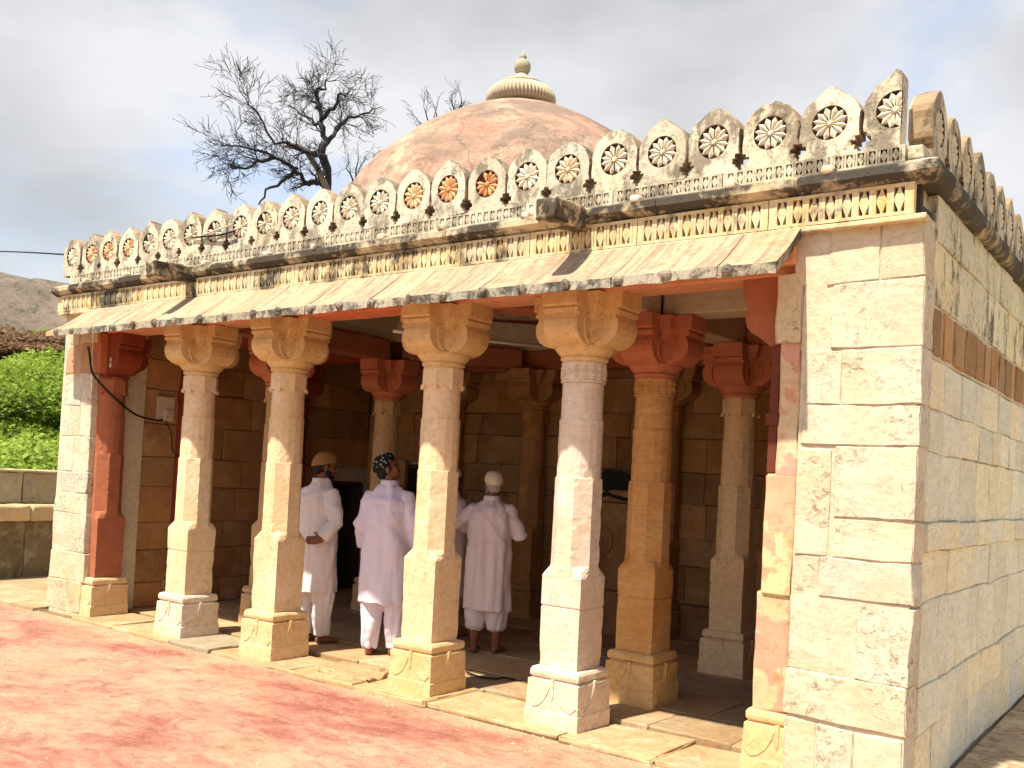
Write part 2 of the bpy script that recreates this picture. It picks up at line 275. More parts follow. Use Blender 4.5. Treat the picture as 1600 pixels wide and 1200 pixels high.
MT['pipe'] = plain('white pipe', (0.6, 0.58, 0.55), 0.4); MT['darkcloth'] = cloth_mat('black green cloth', (0.018, 0.024, 0.022))

# ------------------------------------------------------------------ mesh helpers
def link(name, me, mat=None, parent=None, color=None, kind=None):
    o = bpy.data.objects.new(name, me); COL.objects.link(o)
    if mat is not None and me is not None and not me.materials:
        for m in (mat if isinstance(mat, (list, tuple)) else [mat]): me.materials.append(MT[m] if isinstance(m, str) else m)
    if parent is not None: o.parent = parent
    if color: o.color = (*color, 1)
    if kind: o['kind'] = kind
    return o
def tag(o, label, cat, group=None):
    o['label'] = label; o['category'] = cat
    if group: o['group'] = group
    return o
def empty(name, loc=(0, 0, 0), parent=None):
    o = bpy.data.objects.new(name, None); COL.objects.link(o); o.location = loc; o.empty_display_size = 0.2
    if parent is not None: o.parent = parent
    return o
class MB:
    def __init__(s): s.v = []; s.f = []; s.m = []
    def add(s, verts, faces, mi=0):
        n = len(s.v); s.v.extend([tuple(v) for v in verts]); s.f.extend([tuple(i+n for i in f) for f in faces]); s.m.extend([mi]*len(faces)); return s
    def box(s, x0, x1, y0, y1, z0, z1, mi=0):
        v = [(x0, y0, z0), (x1, y0, z0), (x1, y1, z0), (x0, y1, z0), (x0, y0, z1), (x1, y0, z1), (x1, y1, z1), (x0, y1, z1)]
        return s.add(v, [(0, 3, 2, 1), (4, 5, 6, 7), (0, 1, 5, 4), (1, 2, 6, 5), (2, 3, 7, 6), (3, 0, 4, 7)], mi)
    def rings(s, rings, cap=True, mi=0, close=True):
        n = len(rings[0]); v = [p for r in rings for p in r]; f = []
        for i in range(len(rings)-1):
            for j in range(n if close else n-1):
                k = (j+1) % n
                f.append((i*n+j, i*n+k, (i+1)*n+k, (i+1)*n+j))
        if cap: f.append(tuple(range(n-1, -1, -1))); f.append(tuple(range((len(rings)-1)*n, len(rings)*n)))
        return s.add(v, f, mi)
    def tube(s, pts, rad, n=8, mi=0, cap=True):
        pts = [Vector(p) for p in pts]; rs = rad if isinstance(rad, (list, tuple)) else [rad]*len(pts)
        rg = []; ref = None
        for i, p in enumerate(pts):
            t = (pts[min(i+1, len(pts)-1)]-pts[max(i-1, 0)]).normalized()
            if ref is None: ref = Vector((0, 0, 1)) if abs(t.z) < 0.9 else Vector((1, 0, 0))
            a = (ref - t*ref.dot(t)).normalized(); b = t.cross(a); ref = a
            r = rs[i]; ra, rb = r if isinstance(r, (tuple, list)) else (r, r)
            rg.append([p+a*math.cos(2*PI*k/n)*ra+b*math.sin(2*PI*k/n)*rb for k in range(n)])
        return s.rings(rg, cap, mi)
    def ball(s, c, r, n=12, m=8, mi=0, rot=None):
        c = Vector(c); rx, ry, rz = r if isinstance(r, (tuple, list)) else (r, r, r)
        rg = []
        for i in range(m+1):
            ph = -PI/2+PI*(i+0.02)/(m+0.04)
            ring = [Vector((rx*math.cos(ph)*math.cos(2*PI*k/n), ry*math.cos(ph)*math.sin(2*PI*k/n), rz*math.sin(ph))) for k in range(n)]
            rg.append([c+(rot @ p if rot else p) for p in ring])
        return s.rings(rg, True, mi)
    def mesh(s, name, smooth=False):
        me = bpy.data.meshes.new(name); me.from_pydata(s.v, [], s.f)
        me.polygons.foreach_set('material_index', s.m)
        if smooth: me.polygons.foreach_set('use_smooth', [True]*len(s.f))
        me.update(); return me
def axis_grid(L, r, step):
    n = max(1, int((L-2*r)/step)); a = [0, r*0.35]
    m = [r+(L-2*r)*i/n for i in range(n+1)]
    if (L-2*r)/n > r*3: m = [m[0], m[0]+r*0.9]+m[1:-1]+[m[-1]-r*0.9, m[-1]]
    return a+m+[L-r*0.35, L]
def rbox_mesh(name, x0, x1, y0, y1, z0, z1, r=0.012, step=10.0, amp=0.004, freq=6.0, jit=0.0, seed=0.0, smooth=True, chip=0.0, warp=0.0):
    """rounded stone with an uneven, chipped surface"""
    G = [axis_grid(x1-x0, r, step), axis_grid(y1-y0, r, step), axis_grid(z1-z0, r, step)]
    S = (x1-x0, y1-y0, z1-z0); O = Vector((x0, y0, z0)); vid = {}; V = []; F = []
    rnd = random.Random(seed*13.7+x0*3.1+z0*7.7+y0*1.3)
    cj = {(i, j, k): Vector((rnd.uniform(-jit, jit), rnd.uniform(-jit, jit), rnd.uniform(-jit, jit))) for i in (0, 1) for j in (0, 1) for k in (0, 1)}
    def vert(i, j, k):
        if (i, j, k) in vid: return vid[(i, j, k)]
        p = Vector((G[0][i], G[1][j], G[2][k]))
        q = Vector([min(max(p[a], r), S[a]-r) for a in range(3)])
        d = p-q
        if d.length > 1e-9: d = d.normalized(); p = q+d*r
        if jit:
            u, v, w = p.x/S[0], p.y/S[1], p.z/S[2]
            for key, dj in cj.items():
                p = p + dj*((u if key[0] else 1-u)*(v if key[1] else 1-v)*(w if key[2] else 1-w))
        W = O+p
        if warp:
            nv = noise.noise_vector(W*2.1)+noise.noise_vector(W*5.3)*.45; W = W+Vector((nv.x, nv.y*.25 if S[1] < .3 else nv.y, nv.z))*warp if S[0] > .3 or S[1] < .3 else W+Vector((nv.x*.25, nv.y, nv.z))*warp
        if amp:
            n = d if d.length > 0.5 else Vector((0, 0, 0))
            wv = noise.noise(W*freq+Vector((seed, seed*2, 0)))*0.65+noise.noise(W*freq*3.1)*0.35
            W = W+n*amp*wv
            if chip:
                e = sum(1 for a in range(3) if d[a]*d[a] > 0.05)
                if e >= 2:
                    c = noise.noise(W*9+Vector((3, seed, 5)))
                    if c > 0.05: W = W-n*chip*min(1, (c-0.05)*4)
        vid[(i, j, k)] = len(V); V.append(W); return vid[(i, j, k)]
    nx, ny, nz = len(G[0])-1, len(G[1])-1, len(G[2])-1
    for i in range(nx):
        for j in range(ny):
            F.append((vert(i, j, 0), vert(i, j+1, 0), vert(i+1, j+1, 0), vert(i+1, j, 0)))
            F.append((vert(i, j, nz), vert(i+1, j, nz), vert(i+1, j+1, nz), vert(i, j+1, nz)))
    for i in range(nx):
        for k in range(nz):
            F.append((vert(i, 0, k), vert(i+1, 0, k), vert(i+1, 0, k+1), vert(i, 0, k+1)))
            F.append((vert(i, ny, k), vert(i, ny, k+1), vert(i+1, ny, k+1), vert(i+1, ny, k)))
    for j in range(ny):
        for k in range(nz):
            F.append((vert(0, j, k), vert(0, j, k+1), vert(0, j+1, k+1), vert(0, j+1, k)))
            F.append((vert(nx, j, k), vert(nx, j+1, k), vert(nx, j+1, k+1), vert(nx, j, k+1)))
    me = bpy.data.meshes.new(name); me.from_pydata(V, [], F)
    if smooth: me.polygons.foreach_set('use_smooth', [True]*len(F))
    me.update(); return me
def rt_(a, v=0.08):
    k = random.uniform(1-v, 1+v*0.6); w = random.uniform(-v*0.35, v*0.35)
    return tuple(max(0, c*k*(1+w*s)) for c, s in zip(a, (1, 0.2, -1)))
W1 = (1, 1, 1)

# ------------------------------------------------------------------ the setting
def flat(name, x0, x1, y0, y1, z, mat, nx=1, ny=1):
    v = [(x0+(x1-x0)*i/nx, y0+(y1-y0)*j/ny, z) for j in range(ny+1) for i in range(nx+1)]
    f = [(j*(nx+1)+i, j*(nx+1)+i+1, (j+1)*(nx+1)+i+1, (j+1)*(nx+1)+i) for j in range(ny) for i in range(nx)]
    me = bpy.data.meshes.new(name); me.from_pydata(v, [], f); me.update()
    return link(name, me, mat, kind='structure')
court = flat('courtyard', -13, 14, -24, -0.095, -0.035, 'court')
tag(court, 'worn red painted courtyard floor in front of the columns', 'courtyard')

rnd = random.Random(61); gv = []; gf = []
for i in range(2600):
    x = rnd.uniform(-11, 1.5); y = -.11-abs(rnd.gauss(0, .10)) if rnd.random() < .55 else -.1-rnd.random()**1.5*4.2
    r = rnd.uniform(.0025, .008) if rnd.random() < .93 else rnd.uniform(.008, .016); n0 = len(gv); z = -.035
    for dx, dy, dz in ((-1, -.8, 0), (1, -.7, 0), (.8, 1, 0), (-.9, .8, 0), (0.1, 0, .8)): gv.append((x+dx*r*rnd.uniform(.6, 1.2), y+dy*r*rnd.uniform(.6, 1.2), z+dz*r))
    gf += [(n0, n0+1, n0+4), (n0+1, n0+2, n0+4), (n0+2, n0+3, n0+4), (n0+3, n0, n0+4)]
me = bpy.data.meshes.new('grit'); me.from_pydata(gv, [], gf); me.update(); gr = link('grit', me, 'slab', kind='stuff'); tag(gr, 'loose grit scattered on the courtyard along the step', 'grit')
XL, XR = -9.55, -1.21           # outer faces of the building
YB = 4.35                       # back face
CX = [-7.49, -6.27, -4.57, -3.35]; CY = [0.205, 1.15, 2.69, 3.80]
PLX, PRX = -8.965, -1.875
def smooth01(a, b, x):
    t = min(1, max(0, (x-a)/(b-a))); return t*t*(3-2*t)
def theight(x, y):
    dx, dy = x+6, y-2; r = math.hypot(dx, dy); a = math.atan2(dx, dy)      # a: bearing from +Y, negative to the left
    d = abs((a+0.95+PI) % (2*PI)-PI)
    sec = 1-smooth01(1.0, 2.2, d)*0.9
    h = 0
    pts = [(0, 0), (12, 0), (22, 0.5), (34, 3.0), (60, 6.6), (90, 10.2), (150, 15), (230, 20), (330, 34), (520, 80), (700, 60), (1500, 40)]
    for (r0, h0), (r1, h1) in zip(pts, pts[1:]):
        if r0 <= r <= r1: h = h0+(h1-h0)*(r-r0)/(r1-r0)
    if r > 1500: h = 60
    k = smooth01(20, 120, r)
    n = noise.fractal(Vector((x*0.006, y*0.006, 0.3)), 1.0, 2.1, 6)*0.55+noise.noise(Vector((x*0.03, y*0.03, 2)))*0.18
    h = h*sec*(1+k*n*0.8)
    if r > 14: h += noise.noise(Vector((x*0.12, y*0.12, 1)))*0.35*smooth01(16, 30, r)
    return h-0.075
rs = [0, 10, 13, 15, 17]+[17*1.055**i for i in range(1, 86)]; na = 260
TV = [(-6, 2, -0.075)]; TF = []
for r in rs[1:]:
    for k in range(na):
        a = 2*PI*k/na; x, y = -6+r*math.sin(a), 2+r*math.cos(a); TV.append((x, y, theight(x, y)))
for k in range(na): TF.append((0, 1+(k+1) % na, 1+k))
for i in range(len(rs)-2):
    for k in range(na):
        a = 1+i*na+k; b = 1+i*na+(k+1) % na; TF.append((a, b, b+na, a+na))
me = bpy.data.meshes.new('terrain'); me.from_pydata(TV, [], TF); me.polygons.foreach_set('use_smooth', [True]*len(TF)); me.update()
terrain = link('terrain', me, 'terrain', kind='structure')

def slab_field(parent, name, xs, ys, z, th, mat, gap=0.0025, tintv=0.14, rowjit=0.25, seed=1, amp=0.003, tints=None):
    rnd = random.Random(seed)
    for j in range(len(ys)-1):
        x = xs[0]; 
        while x < xs[1]-0.05:
            w = rnd.uniform(0.55, 1.05); x2 = x+w
            if xs[1]-x2 < 0.35: x2 = xs[1]
            me = rbox_mesh(name, x+gap, x2-gap, ys[j]+gap, ys[j+1]-gap, z-th, z+rnd.uniform(-0.004, 0.004), r=0.008, step=0.22, amp=amp, freq=4, jit=0.006, seed=rnd.random()*9, chip=0.012)
            t = rt_(W1, tintv)
            link(name, me, mat, parent, t); x = x2
# platform left of the building and side paving right of it
plat = link('platform', MB().box(-12.3, XL-0.01, -0.09, 6, -0.3, -0.03).mesh('platform'), 'mortar', kind='structure')
slab_field(plat, 'paving_slab', (-12.1, XL-0.02), [-0.14, 0.55, 1.3, 2.1, 3.0], 0.0, 0.06, 'slab', seed=3, tintv=0.1)
sp = link('side_paving', MB().box(XR+0.01, 6, -0.09, 9, -0.3, -0.03).mesh('side_paving'), 'mortar', kind='structure')
slab_field(sp, 'paving_slab', (XR+0.012, 3.0), [-0.12, 0.7, 1.35, 2.2, 3.1, 4.2, 5.6], 0.004, 0.06, 'pave', seed=5)

# ------------------------------------------------------------------ the pavilion
pav = empty('stone_pavilion', (-5.4, 0, 0)); PO = pav.location.copy()
tag(pav, 'old sandstone mosque pavilion with carved columns, merlon parapet and a pink dome', 'mosque')
bpy.context.view_layer.update()
def part(name, me, mat, color=None, kind=None):
    o = link(name, me, mat, None, color, kind); o.parent = pav; o.matrix_parent_inverse = Matrix.Translation(-PO); return o
# --- floor slabs
floor = part('floor', MB().box(XL+0.02, XR-0.02, -0.085, YB-0.02, -0.25, -0.035).mesh('floor'), 'inner_mortar')
rnd = random.Random(11)
front_edges = [XL+0.62, -8.2, -7.28, -6.72, -5.72, -5.0, -4.3, -3.2, -2.55, XR-0.62]
ft = [(1, 0.97, 0.92), (1.05, 1.02, 1.0), (0.78, 0.92, 1.12), (0.95, 0.92, 0.9), (1.0, 0.92, 0.8), (1.05, 1, 0.9), (1.08, 1.06, 1.02), (1.08, 1.0, 0.95), (1.02, 1.0, 0.98)]
for i in range(len(front_edges)-1):
    me = rbox_mesh('paving_slab', front_edges[i]+0.005, front_edges[i+1]-0.005, -0.115+rnd.uniform(-0.012, 0.02), 0.46+rnd.uniform(-0.05, 0.05), -0.05, rnd.uniform(-0.006, 0.004), r=0.01, step=0.12, amp=0.006, freq=4, jit=0.012, seed=i, chip=0.03)
    link('paving_slab', me, 'slab', floor, ft[i])
slab_field(floor, 'paving_slab', (XL+0.55, XR-0.6), [0.53, 1.05, 1.7, 2.4, 3.1, 3.75, 4.3], 0.0, 0.05, 'slab', seed=8, tintv=0.22)
me = rbox_mesh('broken_slab', -5.5, -4.98, 0.03, 0.36, 0.0, 0.03, r=0.01, step=0.05, amp=0.02, freq=5, jit=0.05, seed=4.4, chip=0.05)
o = link('broken_slab', me, 'slab', floor, (0.95, 0.88, 0.8)); 

# --- walls made of single stones
def core(name, x0, x1, y0, y1, z0, z1, mat='mortar'):
    return part(name, MB().box(x0, x1, y0, y1, z0, z1).mesh(name), mat)
def front_stone(par, x0, x1, z0, z1, y, mat, tint, d=0.10, amp=0.007, step=0.045, proud=0.0, r=0.0045, chip=0.016):
    me = rbox_mesh('stone_block', x0+0.002, x1-0.002, y-proud*.55, y+d, z0+0.002, z1-0.002, warp=.012, r=r, step=step, amp=amp, freq=5.5, jit=0.005, seed=x0*3+z0, chip=chip)
    return link('stone_block', me, mat, par, tint)
# right pier, seen at the picture's right
pier_r = core('front_pier', -1.825, XR-0.008, 0.003, 0.60, -0.2, 3.03)
rows = [  # z0, z1, [(x0, x1, tint, proud)]
    (2.715, 3.045, [(-1.885, -1.705, (1, .98, .93), -.004), (-1.705, -1.425, (1.02, 1, .96), 0), (-1.425, -1.205, (1, .95, .85), .006)]),
    (2.36, 2.715, [(-1.84, -1.665, (.98, .9, .75), -.02), (-1.665, -1.2, (1, .98, .95), .006)]),
    (2.065, 2.36, [(-1.81, -1.605, (1.02, 1, .98), 0), (-1.605, -1.2, (1.05, 1.02, 1), .004)]),
    (1.845, 2.065, [(-1.812, -1.2, (1.02, 1, .98), .002)]),
    (1.455, 1.845, [(-1.62, -1.205, (1.03, 1.0, .98), .008)]),
    (1.25, 1.455, [(-1.61, -1.205, (1.03, 1, .96), .004)]),
    (1.25, 1.83, [(-1.815, -1.635, (1.03, 1.0, .95), .006)]),
    (1.035, 1.25, [(-1.818, -1.675, (1, .97, .92), -.002), (-1.675, -1.205, (.95, .95, .96), .004)]),
    (0.625, 1.02, [(-1.832, -1.50, (.9, .88, .84), -.006), (-1.475, -1.205, (1, .98, .97), .002)]),
    (0.375, 0.625, [(-1.835, -1.212, (1.04, 1, .98), .02)]),
    (0.0, 0.36, [(-1.835, -1.66, (1, .96, .9), .004), (-1.66, -1.47, (1, .98, .96), .01), (-1.47, -1.225, (1.02, 1, .97), .012)])]
for z0, z1, bl in rows:
    for x0, x1, t, pr in bl: front_stone(pier_r, x0, x1, z0, z1, 0.0, 'wall', t, proud=pr, d=0.2)
# left pier
pier_l = core('front_pier', XL+0.012, -8.98, 0.003, 0.60, -0.2, 3.03)
for z0, z1, bl in [(2.70, 3.045, [(-9.5, -9.25, W1), (-9.25, -8.93, (1, .98, .95))]), (2.40, 2.70, [(-9.49, -9.2, (.85, .6, .45)), (-9.2, -8.96, (.8, .5, .35))]), (2.08, 2.40, [(-9.49, -9.17, W1), (-9.17, -8.97, (1.02, 1, 1))]),
                   (1.765, 2.08, [(-9.49, -9.15, (.98, .98, .98)), (-9.15, -8.965, W1)]), (1.41, 1.765, [(-9.51, -9.25, (1, 1, 1.02)), (-9.25, -8.96, (1.04, 1.03, 1.02))]),
                   (1.2, 1.41, [(-9.545, -8.95, (.93, .93, .95))]), (.99, 1.2, [(-9.55, -8.95, W1)]), (.6, .99, [(-9.555, -8.94, (.97, .96, .96))]), (.31, .6, [(-9.57, -8.93, (1, .92, .82))]), (0, .31, [(-9.6, -9.2, (.98, .9, .8)), (-9.2, -8.95, (.95, .88, .78))])]:
    for x0, x1, t in bl: front_stone(pier_l, x0, x1, z0, z1, 0.0, 'wall', t, d=0.2, step=0.07)
# right outer wall, in shade
wall_r = core('side_wall', -1.80, XR-0.017, 0.60, YB, -0.2, 3.2)
rnd = random.Random(21)
def side_stone(y0, y1, z0, z1, mat, tint, proud=0.0, step=0.08):
    g_ = .024 if mat == 'brown' else .002
    me = rbox_mesh('stone_block', XR-0.14, XR+proud, y0+g_, y1-g_, z0+g_*.8, z1-g_*.8, warp=.011, r=0.005, step=step, amp=0.006, freq=5, jit=0.004, seed=y0+z0, chip=0.012)
    link('stone_block', me, mat, wall_r, tint)
sc = [(0.0, .335, 'side', .0, .5), (.335, .585, 'side', .008, .55), (.585, 1.035, 'side', -.002, .5), (1.035, 1.30, 'side', -.003, .5), (1.30, 1.455, 'side', .022, .45), (1.455, 1.83, 'side', 0, .5), (1.83, 2.06, 'side', .004, .42), (2.06, 2.33, 'side', 0, .42), (2.33, 2.62, 'brown', .010, .27), (2.62, 2.95, 'side_top', .002, .8), (2.95, 3.205, 'side_top', .006, .55)]
for z0, z1, mt, pr, wd in sc:
    y = 0.205
    first = True
    while y < YB-0.01:
        y2 = y+wd*rnd.uniform(0.6, 1.35)
        if YB-y2 < 0.2: y2 = YB
        g = rnd.random()
        t = (rnd.uniform(.92, 1.04),)*3 if g < .5 else ((.90, .91, .90) if g < .68 else (1.05, .99, .88))
        if mt == 'brown': t = rt_(W1, .3)
        side_stone(y, y2, z0, z1, mt, t, pr+rnd.uniform(-.003, .003)); y = y2
part('mortar_strip', MB().box(XR-.03, XR-.001, .21, YB-.01, 2.332, 2.618).mesh('mortar_strip'), 'mortar')
# interior walls: left, back, right
def inner_wall(name, axis, c, a0, a1, holes, seed, sgn, zmax=3.0, mat='inner', depth=0.1):
    """courses of single stones on the room side of a wall; axis 'x': wall plane x=c running in y"""
    rnd = random.Random(seed); z = 0.0
    w = core(name, *( (c-0.45, c-0.006, a0, a1) if (axis, sgn) == ('x', 1) else (c+0.006, c+0.05, a0, a1) if (axis, sgn) == ('x', -1) else (a0, a1, c+0.006, c+0.06)), -0.1, zmax, 'inner_mortar') if not holes else empty(name)
    if holes: w.parent = pav; w.matrix_parent_inverse = Matrix.Translation(-PO)
    while z < zmax-0.02:
        h = rnd.uniform(0.26, 0.42); z2 = z+h
        if zmax-z2 < 0.2: z2 = zmax
        a = a0
        while a < a1-0.01:
            b = a+rnd.uniform(0.4, 0.85)
            if a1-b < 0.25: b = a1
            segs = [(a, b)]
            for (h0, h1, hz0, hz1) in holes:
                if z < hz1-0.06 and z2 > hz0+0.06:
                    ns = []
                    for s0, s1 in segs:
                        if s1 <= h0 or s0 >= h1: ns.append((s0, s1)); continue
                        if s0 < h0: ns.append((s0, h0))
                        if s1 > h1: ns.append((h1, s1))
                    segs = ns
            for s0, s1 in segs:
                if s1-s0 < 0.06: continue
                pr = rnd.uniform(-0.006, 0.006)
                if axis == 'x': dims = (c-depth, c+pr, s0, s1) if sgn > 0 else (c-pr, c+depth, s0, s1)
                else: dims = (s0, s1, c-pr, c+depth)
                me = rbox_mesh('stone_block', dims[0]+(0.0018 if axis == 'y' else 0), dims[1]-(0.0018 if axis == 'y' else 0), dims[2]+(0.0018 if axis == 'x' else 0), dims[3]-(0.0018 if axis == 'x' else 0), z+0.0018, z2-0.0018, warp=.01, r=0.006, step=0.14, amp=0.006, jit=0.005, seed=a+z, chip=0.012)
                link('stone_block', me, mat, w, rt_(W1, 0.22))
            a = b
        z = z2
    return w
def niche(x0, x1, y0, y1, z0, z1, open_side):
    b = MB(); t = 0.04
    if open_side != '-x': b.box(x0-t, x0, y0-t, y1+t, z0-t, z1+t)
    if open_side != '+x': b.box(x1, x1+t, y0-t, y1+t, z0-t, z1+t)
    if open_side != '-y': b.box(x0, x1, y0-t, y0, z0-t, z1+t)
    if open_side != '+y': b.box(x0, x1, y1, y1+t, z0-t, z1+t)
    b.box(x0, x1, y0, y1, z0-t, z0); b.box(x0, x1, y0, y1, z1, z1+t)
    return part('doorway_recess', b.mesh('doorway_recess'), 'recess')  # lining painted dark for the shade inside
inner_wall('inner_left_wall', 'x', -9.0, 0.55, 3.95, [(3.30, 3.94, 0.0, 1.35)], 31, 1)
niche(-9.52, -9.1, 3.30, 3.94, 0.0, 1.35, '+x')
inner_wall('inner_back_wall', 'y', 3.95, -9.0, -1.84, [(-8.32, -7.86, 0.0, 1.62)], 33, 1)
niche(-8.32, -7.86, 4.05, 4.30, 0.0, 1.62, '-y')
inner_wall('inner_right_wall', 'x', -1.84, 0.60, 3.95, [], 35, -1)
part('left_outer_wall', MB().box(XL, -9.54, 0.6, YB, -0.2, 3.2).box(-9.54, -9.11, 0.6, 3.25, -0.2, 3.03).box(-9.54, -9.11, 3.99, YB, -0.2, 3.03).box(-9.54, -9.11, 3.25, 3.99, 1.40, 3.03).mesh('left_outer_wall'), 'wall')
part('rear_outer_wall', MB().box(-9.11, -1.80, 4.345, YB, -0.2, 3.2).box(-9.1, -8.37, 4.06, 4.34, -0.2, 3.03).box(-7.81, -1.80, 4.06, 4.34, -0.2, 3.03).box(-8.36, -7.82, 4.06, 4.34, 1.67, 3.03).mesh('rear_outer_wall'), 'wall')

# --- columns
def poly_ring(k, d, z, n=32, wob=0.0, sd=0.0):
    out = []
    for i in range(n):
        th = 2*PI*i/n + PI/n*0
        if k >= 32: r = d/2
        else:
            a = (th + PI/k) % (2*PI/k) - PI/k
            r = (d/2)/math.cos(a)
        p = Vector((r*math.cos(th), r*math.sin(th), z))
        if wob:
            nn = noise.noise(Vector((p.x*8, p.y*8, z*7))+Vector((sd, sd, sd)))*0.7+noise.noise(p*23+Vector((sd, 0, 0)))*0.4
            e = 1.0
            if k == 4: e = 1+2.2*max(0, (r/(d/2)-1.25)/0.16)
            p.x -= p.x/max(r, 1e-6)*wob*abs(nn)*e; p.y -= p.y/max(r, 1e-6)*wob*abs(nn)*e
        out.append(p)
    return out
def lerp_ring(a, b, t): return [x.lerp(y, t) for x, y in zip(a, b)]
def shaft_mesh(seed, joint=True, carved=False):
    b = MB(); R = lambda k, d, z, w=0.0055: poly_ring(k, d, z, wob=w, sd=seed)
    rg = [R(4, .292, .355), R(4, .294, .44), R(4, .295, .52), R(4, .296, .6), R(4, .297, .68)]
    if joint: rg += [R(4, .299, .752), R(4, .289, .757), R(4, .289, .763), R(4, .30, .768)]
    else: rg += [R(4, .299, .76)]
    rg += [R(4, .303, .84), R(4, .305, .92)]
    sq = R(4, .305, .955); oc = R(8, .300, 1.03)
    rg += [sq, lerp_ring(R(4, .305, .985), R(8, .306, .985), .35), lerp_ring(R(4, .304, 1.012), R(8, .304, 1.012), .7), oc]
    rg += [R(8, .299, 1.1), R(8, .298, 1.18), R(8, .297, 1.26), R(8, .296, 1.34), R(8, .296, 1.42), R(8, .296, 1.50), R(8, .296, 1.598)]
    rg += [R(16, .290, 1.60), R(16, .289, 1.7), R(16, .288, 1.8), R(16, .287, 1.9), R(16, .287, 1.978)]
    rg += [R(32, .276, 1.98, .002), R(32, .275, 2.06, .002), R(32, .274, 2.14, .002), R(32, .274, 2.22, .002)]
    fine = []
    for a_, c_ in zip(rg, rg[1:]):
        m_ = max(1, int((c_[0].z-a_[0].z)/.026)); fine += [lerp_ring(a_, c_, j/m_) for j in range(m_)]
    fine.append(rg[-1])
    for ring in fine:
        rad = [math.hypot(p.x, p.y) for p in ring]
        for i, p in enumerate(ring):
            d_ = .0025*abs(noise.noise(p*31+Vector((seed, 0, 0))))
            if rad[i] > rad[i-1]+.0012 and rad[i] > rad[(i+1) % 32]+.0012:
                n_ = noise.noise(Vector((p.x*5, p.y*5, p.z*11))+Vector((seed*3, 1, 2)))+.5*noise.noise(p*37); d_ += .010*max(0, n_-.24)
            q_ = 1-d_/rad[i]; p.x *= q_; p.y *= q_
    b.rings(fine, True)
    rg = [R(8, .289, 2.212, .002), R(8, .292, 2.225, .002), R(8, .292, 2.30, .002), R(8, .290, 2.345, .002), R(32, .282, 2.352, 0), R(32, .28, 2.37, 0)]
    if carved: rg = [R(16, .290, 2.222, .001), R(16, .293, 2.23, .001), R(16, .293, 2.236, .001), R(16, .283, 2.240, .001), R(16, .283, 2.328, .001), R(16, .293, 2.332, .001), R(16, .293, 2.35, .001), R(32, .282, 2.352, 0), R(32, .28, 2.37, 0)]
    b.rings(rg, True)
    if carved:
        for i in range(16):
            a = 2*PI*(i+.5)/16; da = 2*PI/16
            c, s = math.cos(a), math.sin(a); r = .1435
            for dz, w in ((2.255, .012), (2.275, .017), (2.30, .011), (2.318, .015)):
                b.ball((c*r, s*r, dz), (.010, .010, w*.8), 6, 4)
            t = Vector((-s, c, 0))
            for sg in (-1, 1): b.ball(Vector((c*r, s*r, 2.285))+t*sg*.014, (.008, .008, .02), 6, 4)
    else:
        for i in range(8):                     # small drops under the octagonal band
            a = 2*PI*(i+.5)/8; r = .152
            b.box(r*math.cos(a)-.012, r*math.cos(a)+.012, r*math.sin(a)-.012, r*math.sin(a)+.012, 2.195, 2.226)
    return b.mesh('column')
def base_mesh(seed):
    b = MB(); R = lambda d, z, w=0.006: poly_ring(4, d, z, wob=w, sd=seed)
    b.rings([R(.408, -.02), R(.410, .02), R(.410, .05), R(.408, .094), R(.398, .100), R(.398, .15), R(.396, .2), R(.394, .25), R(.392, .286), R(.36, .290), R(.34, .298), R(.352, .301), R(.374, .31), R(.380, .328), R(.376, .346), R(.358, .362), R(.32, .368)], True)
    for q in range(4):
        m = Matrix.Rotation(q*PI/2, 4, 'Z'); n0 = len(b.v)
        b.box(-.012, .012, -.2035, -.185, .195, .302); b.add([(-.012, -.2035, .195), (.012, -.2035, .195), (0, -.198, .155), (-.012, -.19, .195), (.012, -.19, .195)], [(0, 2, 1), (0, 3, 2), (1, 2, 4)])
        for s in (-1, 1):
            b.tube([(s*.012, -.198, .27), (s*.03, -.199, .22), (s*.06, -.1995, .165), (s*.10, -.200, .128), (s*.145, -.2005, .112), (s*.185, -.2, .15)], .0032, 5)
        for i in range(n0, len(b.v)): b.v[i] = tuple(m @ Vector(b.v[i]))
    return b.mesh('column_base')
def capital_mesh(seed):
    b = MB()
    R = lambda d, z: poly_ring(32, d, z)
    b.rings([R(.27, 2.352), R(.30, 2.362), R(.315, 2.372), R(.318, 2.385), R(.305, 2.392), R(.33, 2.402), R(.37, 2.425), R(.395, 2.44), R(.40, 2.458), R(.385, 2.468), R(.36, 2.49), R(.36, 2.78)], True)
    prof = [(.0, 2.448), (.19, 2.450), (.235, 2.462), (.275, 2.485), (.303, 2.52), (.315, 2.56), (.312, 2.60), (.296, 2.632), (.292, 2.645), (.318, 2.655), (.322, 2.675), (.308, 2.685), (.335, 2.70), (.338, 2.80), (0, 2.80)]
    for q in range(4):
        m = Matrix.Rotation(q*PI/2, 4, 'Z'); w = .128
        a = [m @ Vector((r, -w, z)) for r, z in prof]; c = [m @ Vector((r, w, z)) for r, z in prof]
        n = len(prof)
        b.add(a+c, [tuple(range(n)), tuple(range(2*n-1, n-1, -1))]+[(i, n+i, n+i+1, i+1) for i in range(n-1)])
        # carved volute rib on both cheeks of the bracket
        for s in (-1, 1):
            b.tube([m @ Vector((r, s*(w+.002), z)) for r, z in ((.165, 2.47), (.20, 2.485), (.225, 2.53), (.232, 2.585), (.222, 2.63), (.20, 2.645), (.19, 2.62), (.203, 2.605))], .011, 6)
        # fill in the corner between two brackets
        p = [Vector((.128, .128, z)) for z in (2.46, 2.69)]
    b.rings([poly_ring(8, .40, 2.47), poly_ring(8, .41, 2.55), poly_ring(8, .39, 2.62), poly_ring(4, .40, 2.70), poly_ring(4, .44, 2.79)], True)
    return b.mesh('capital')
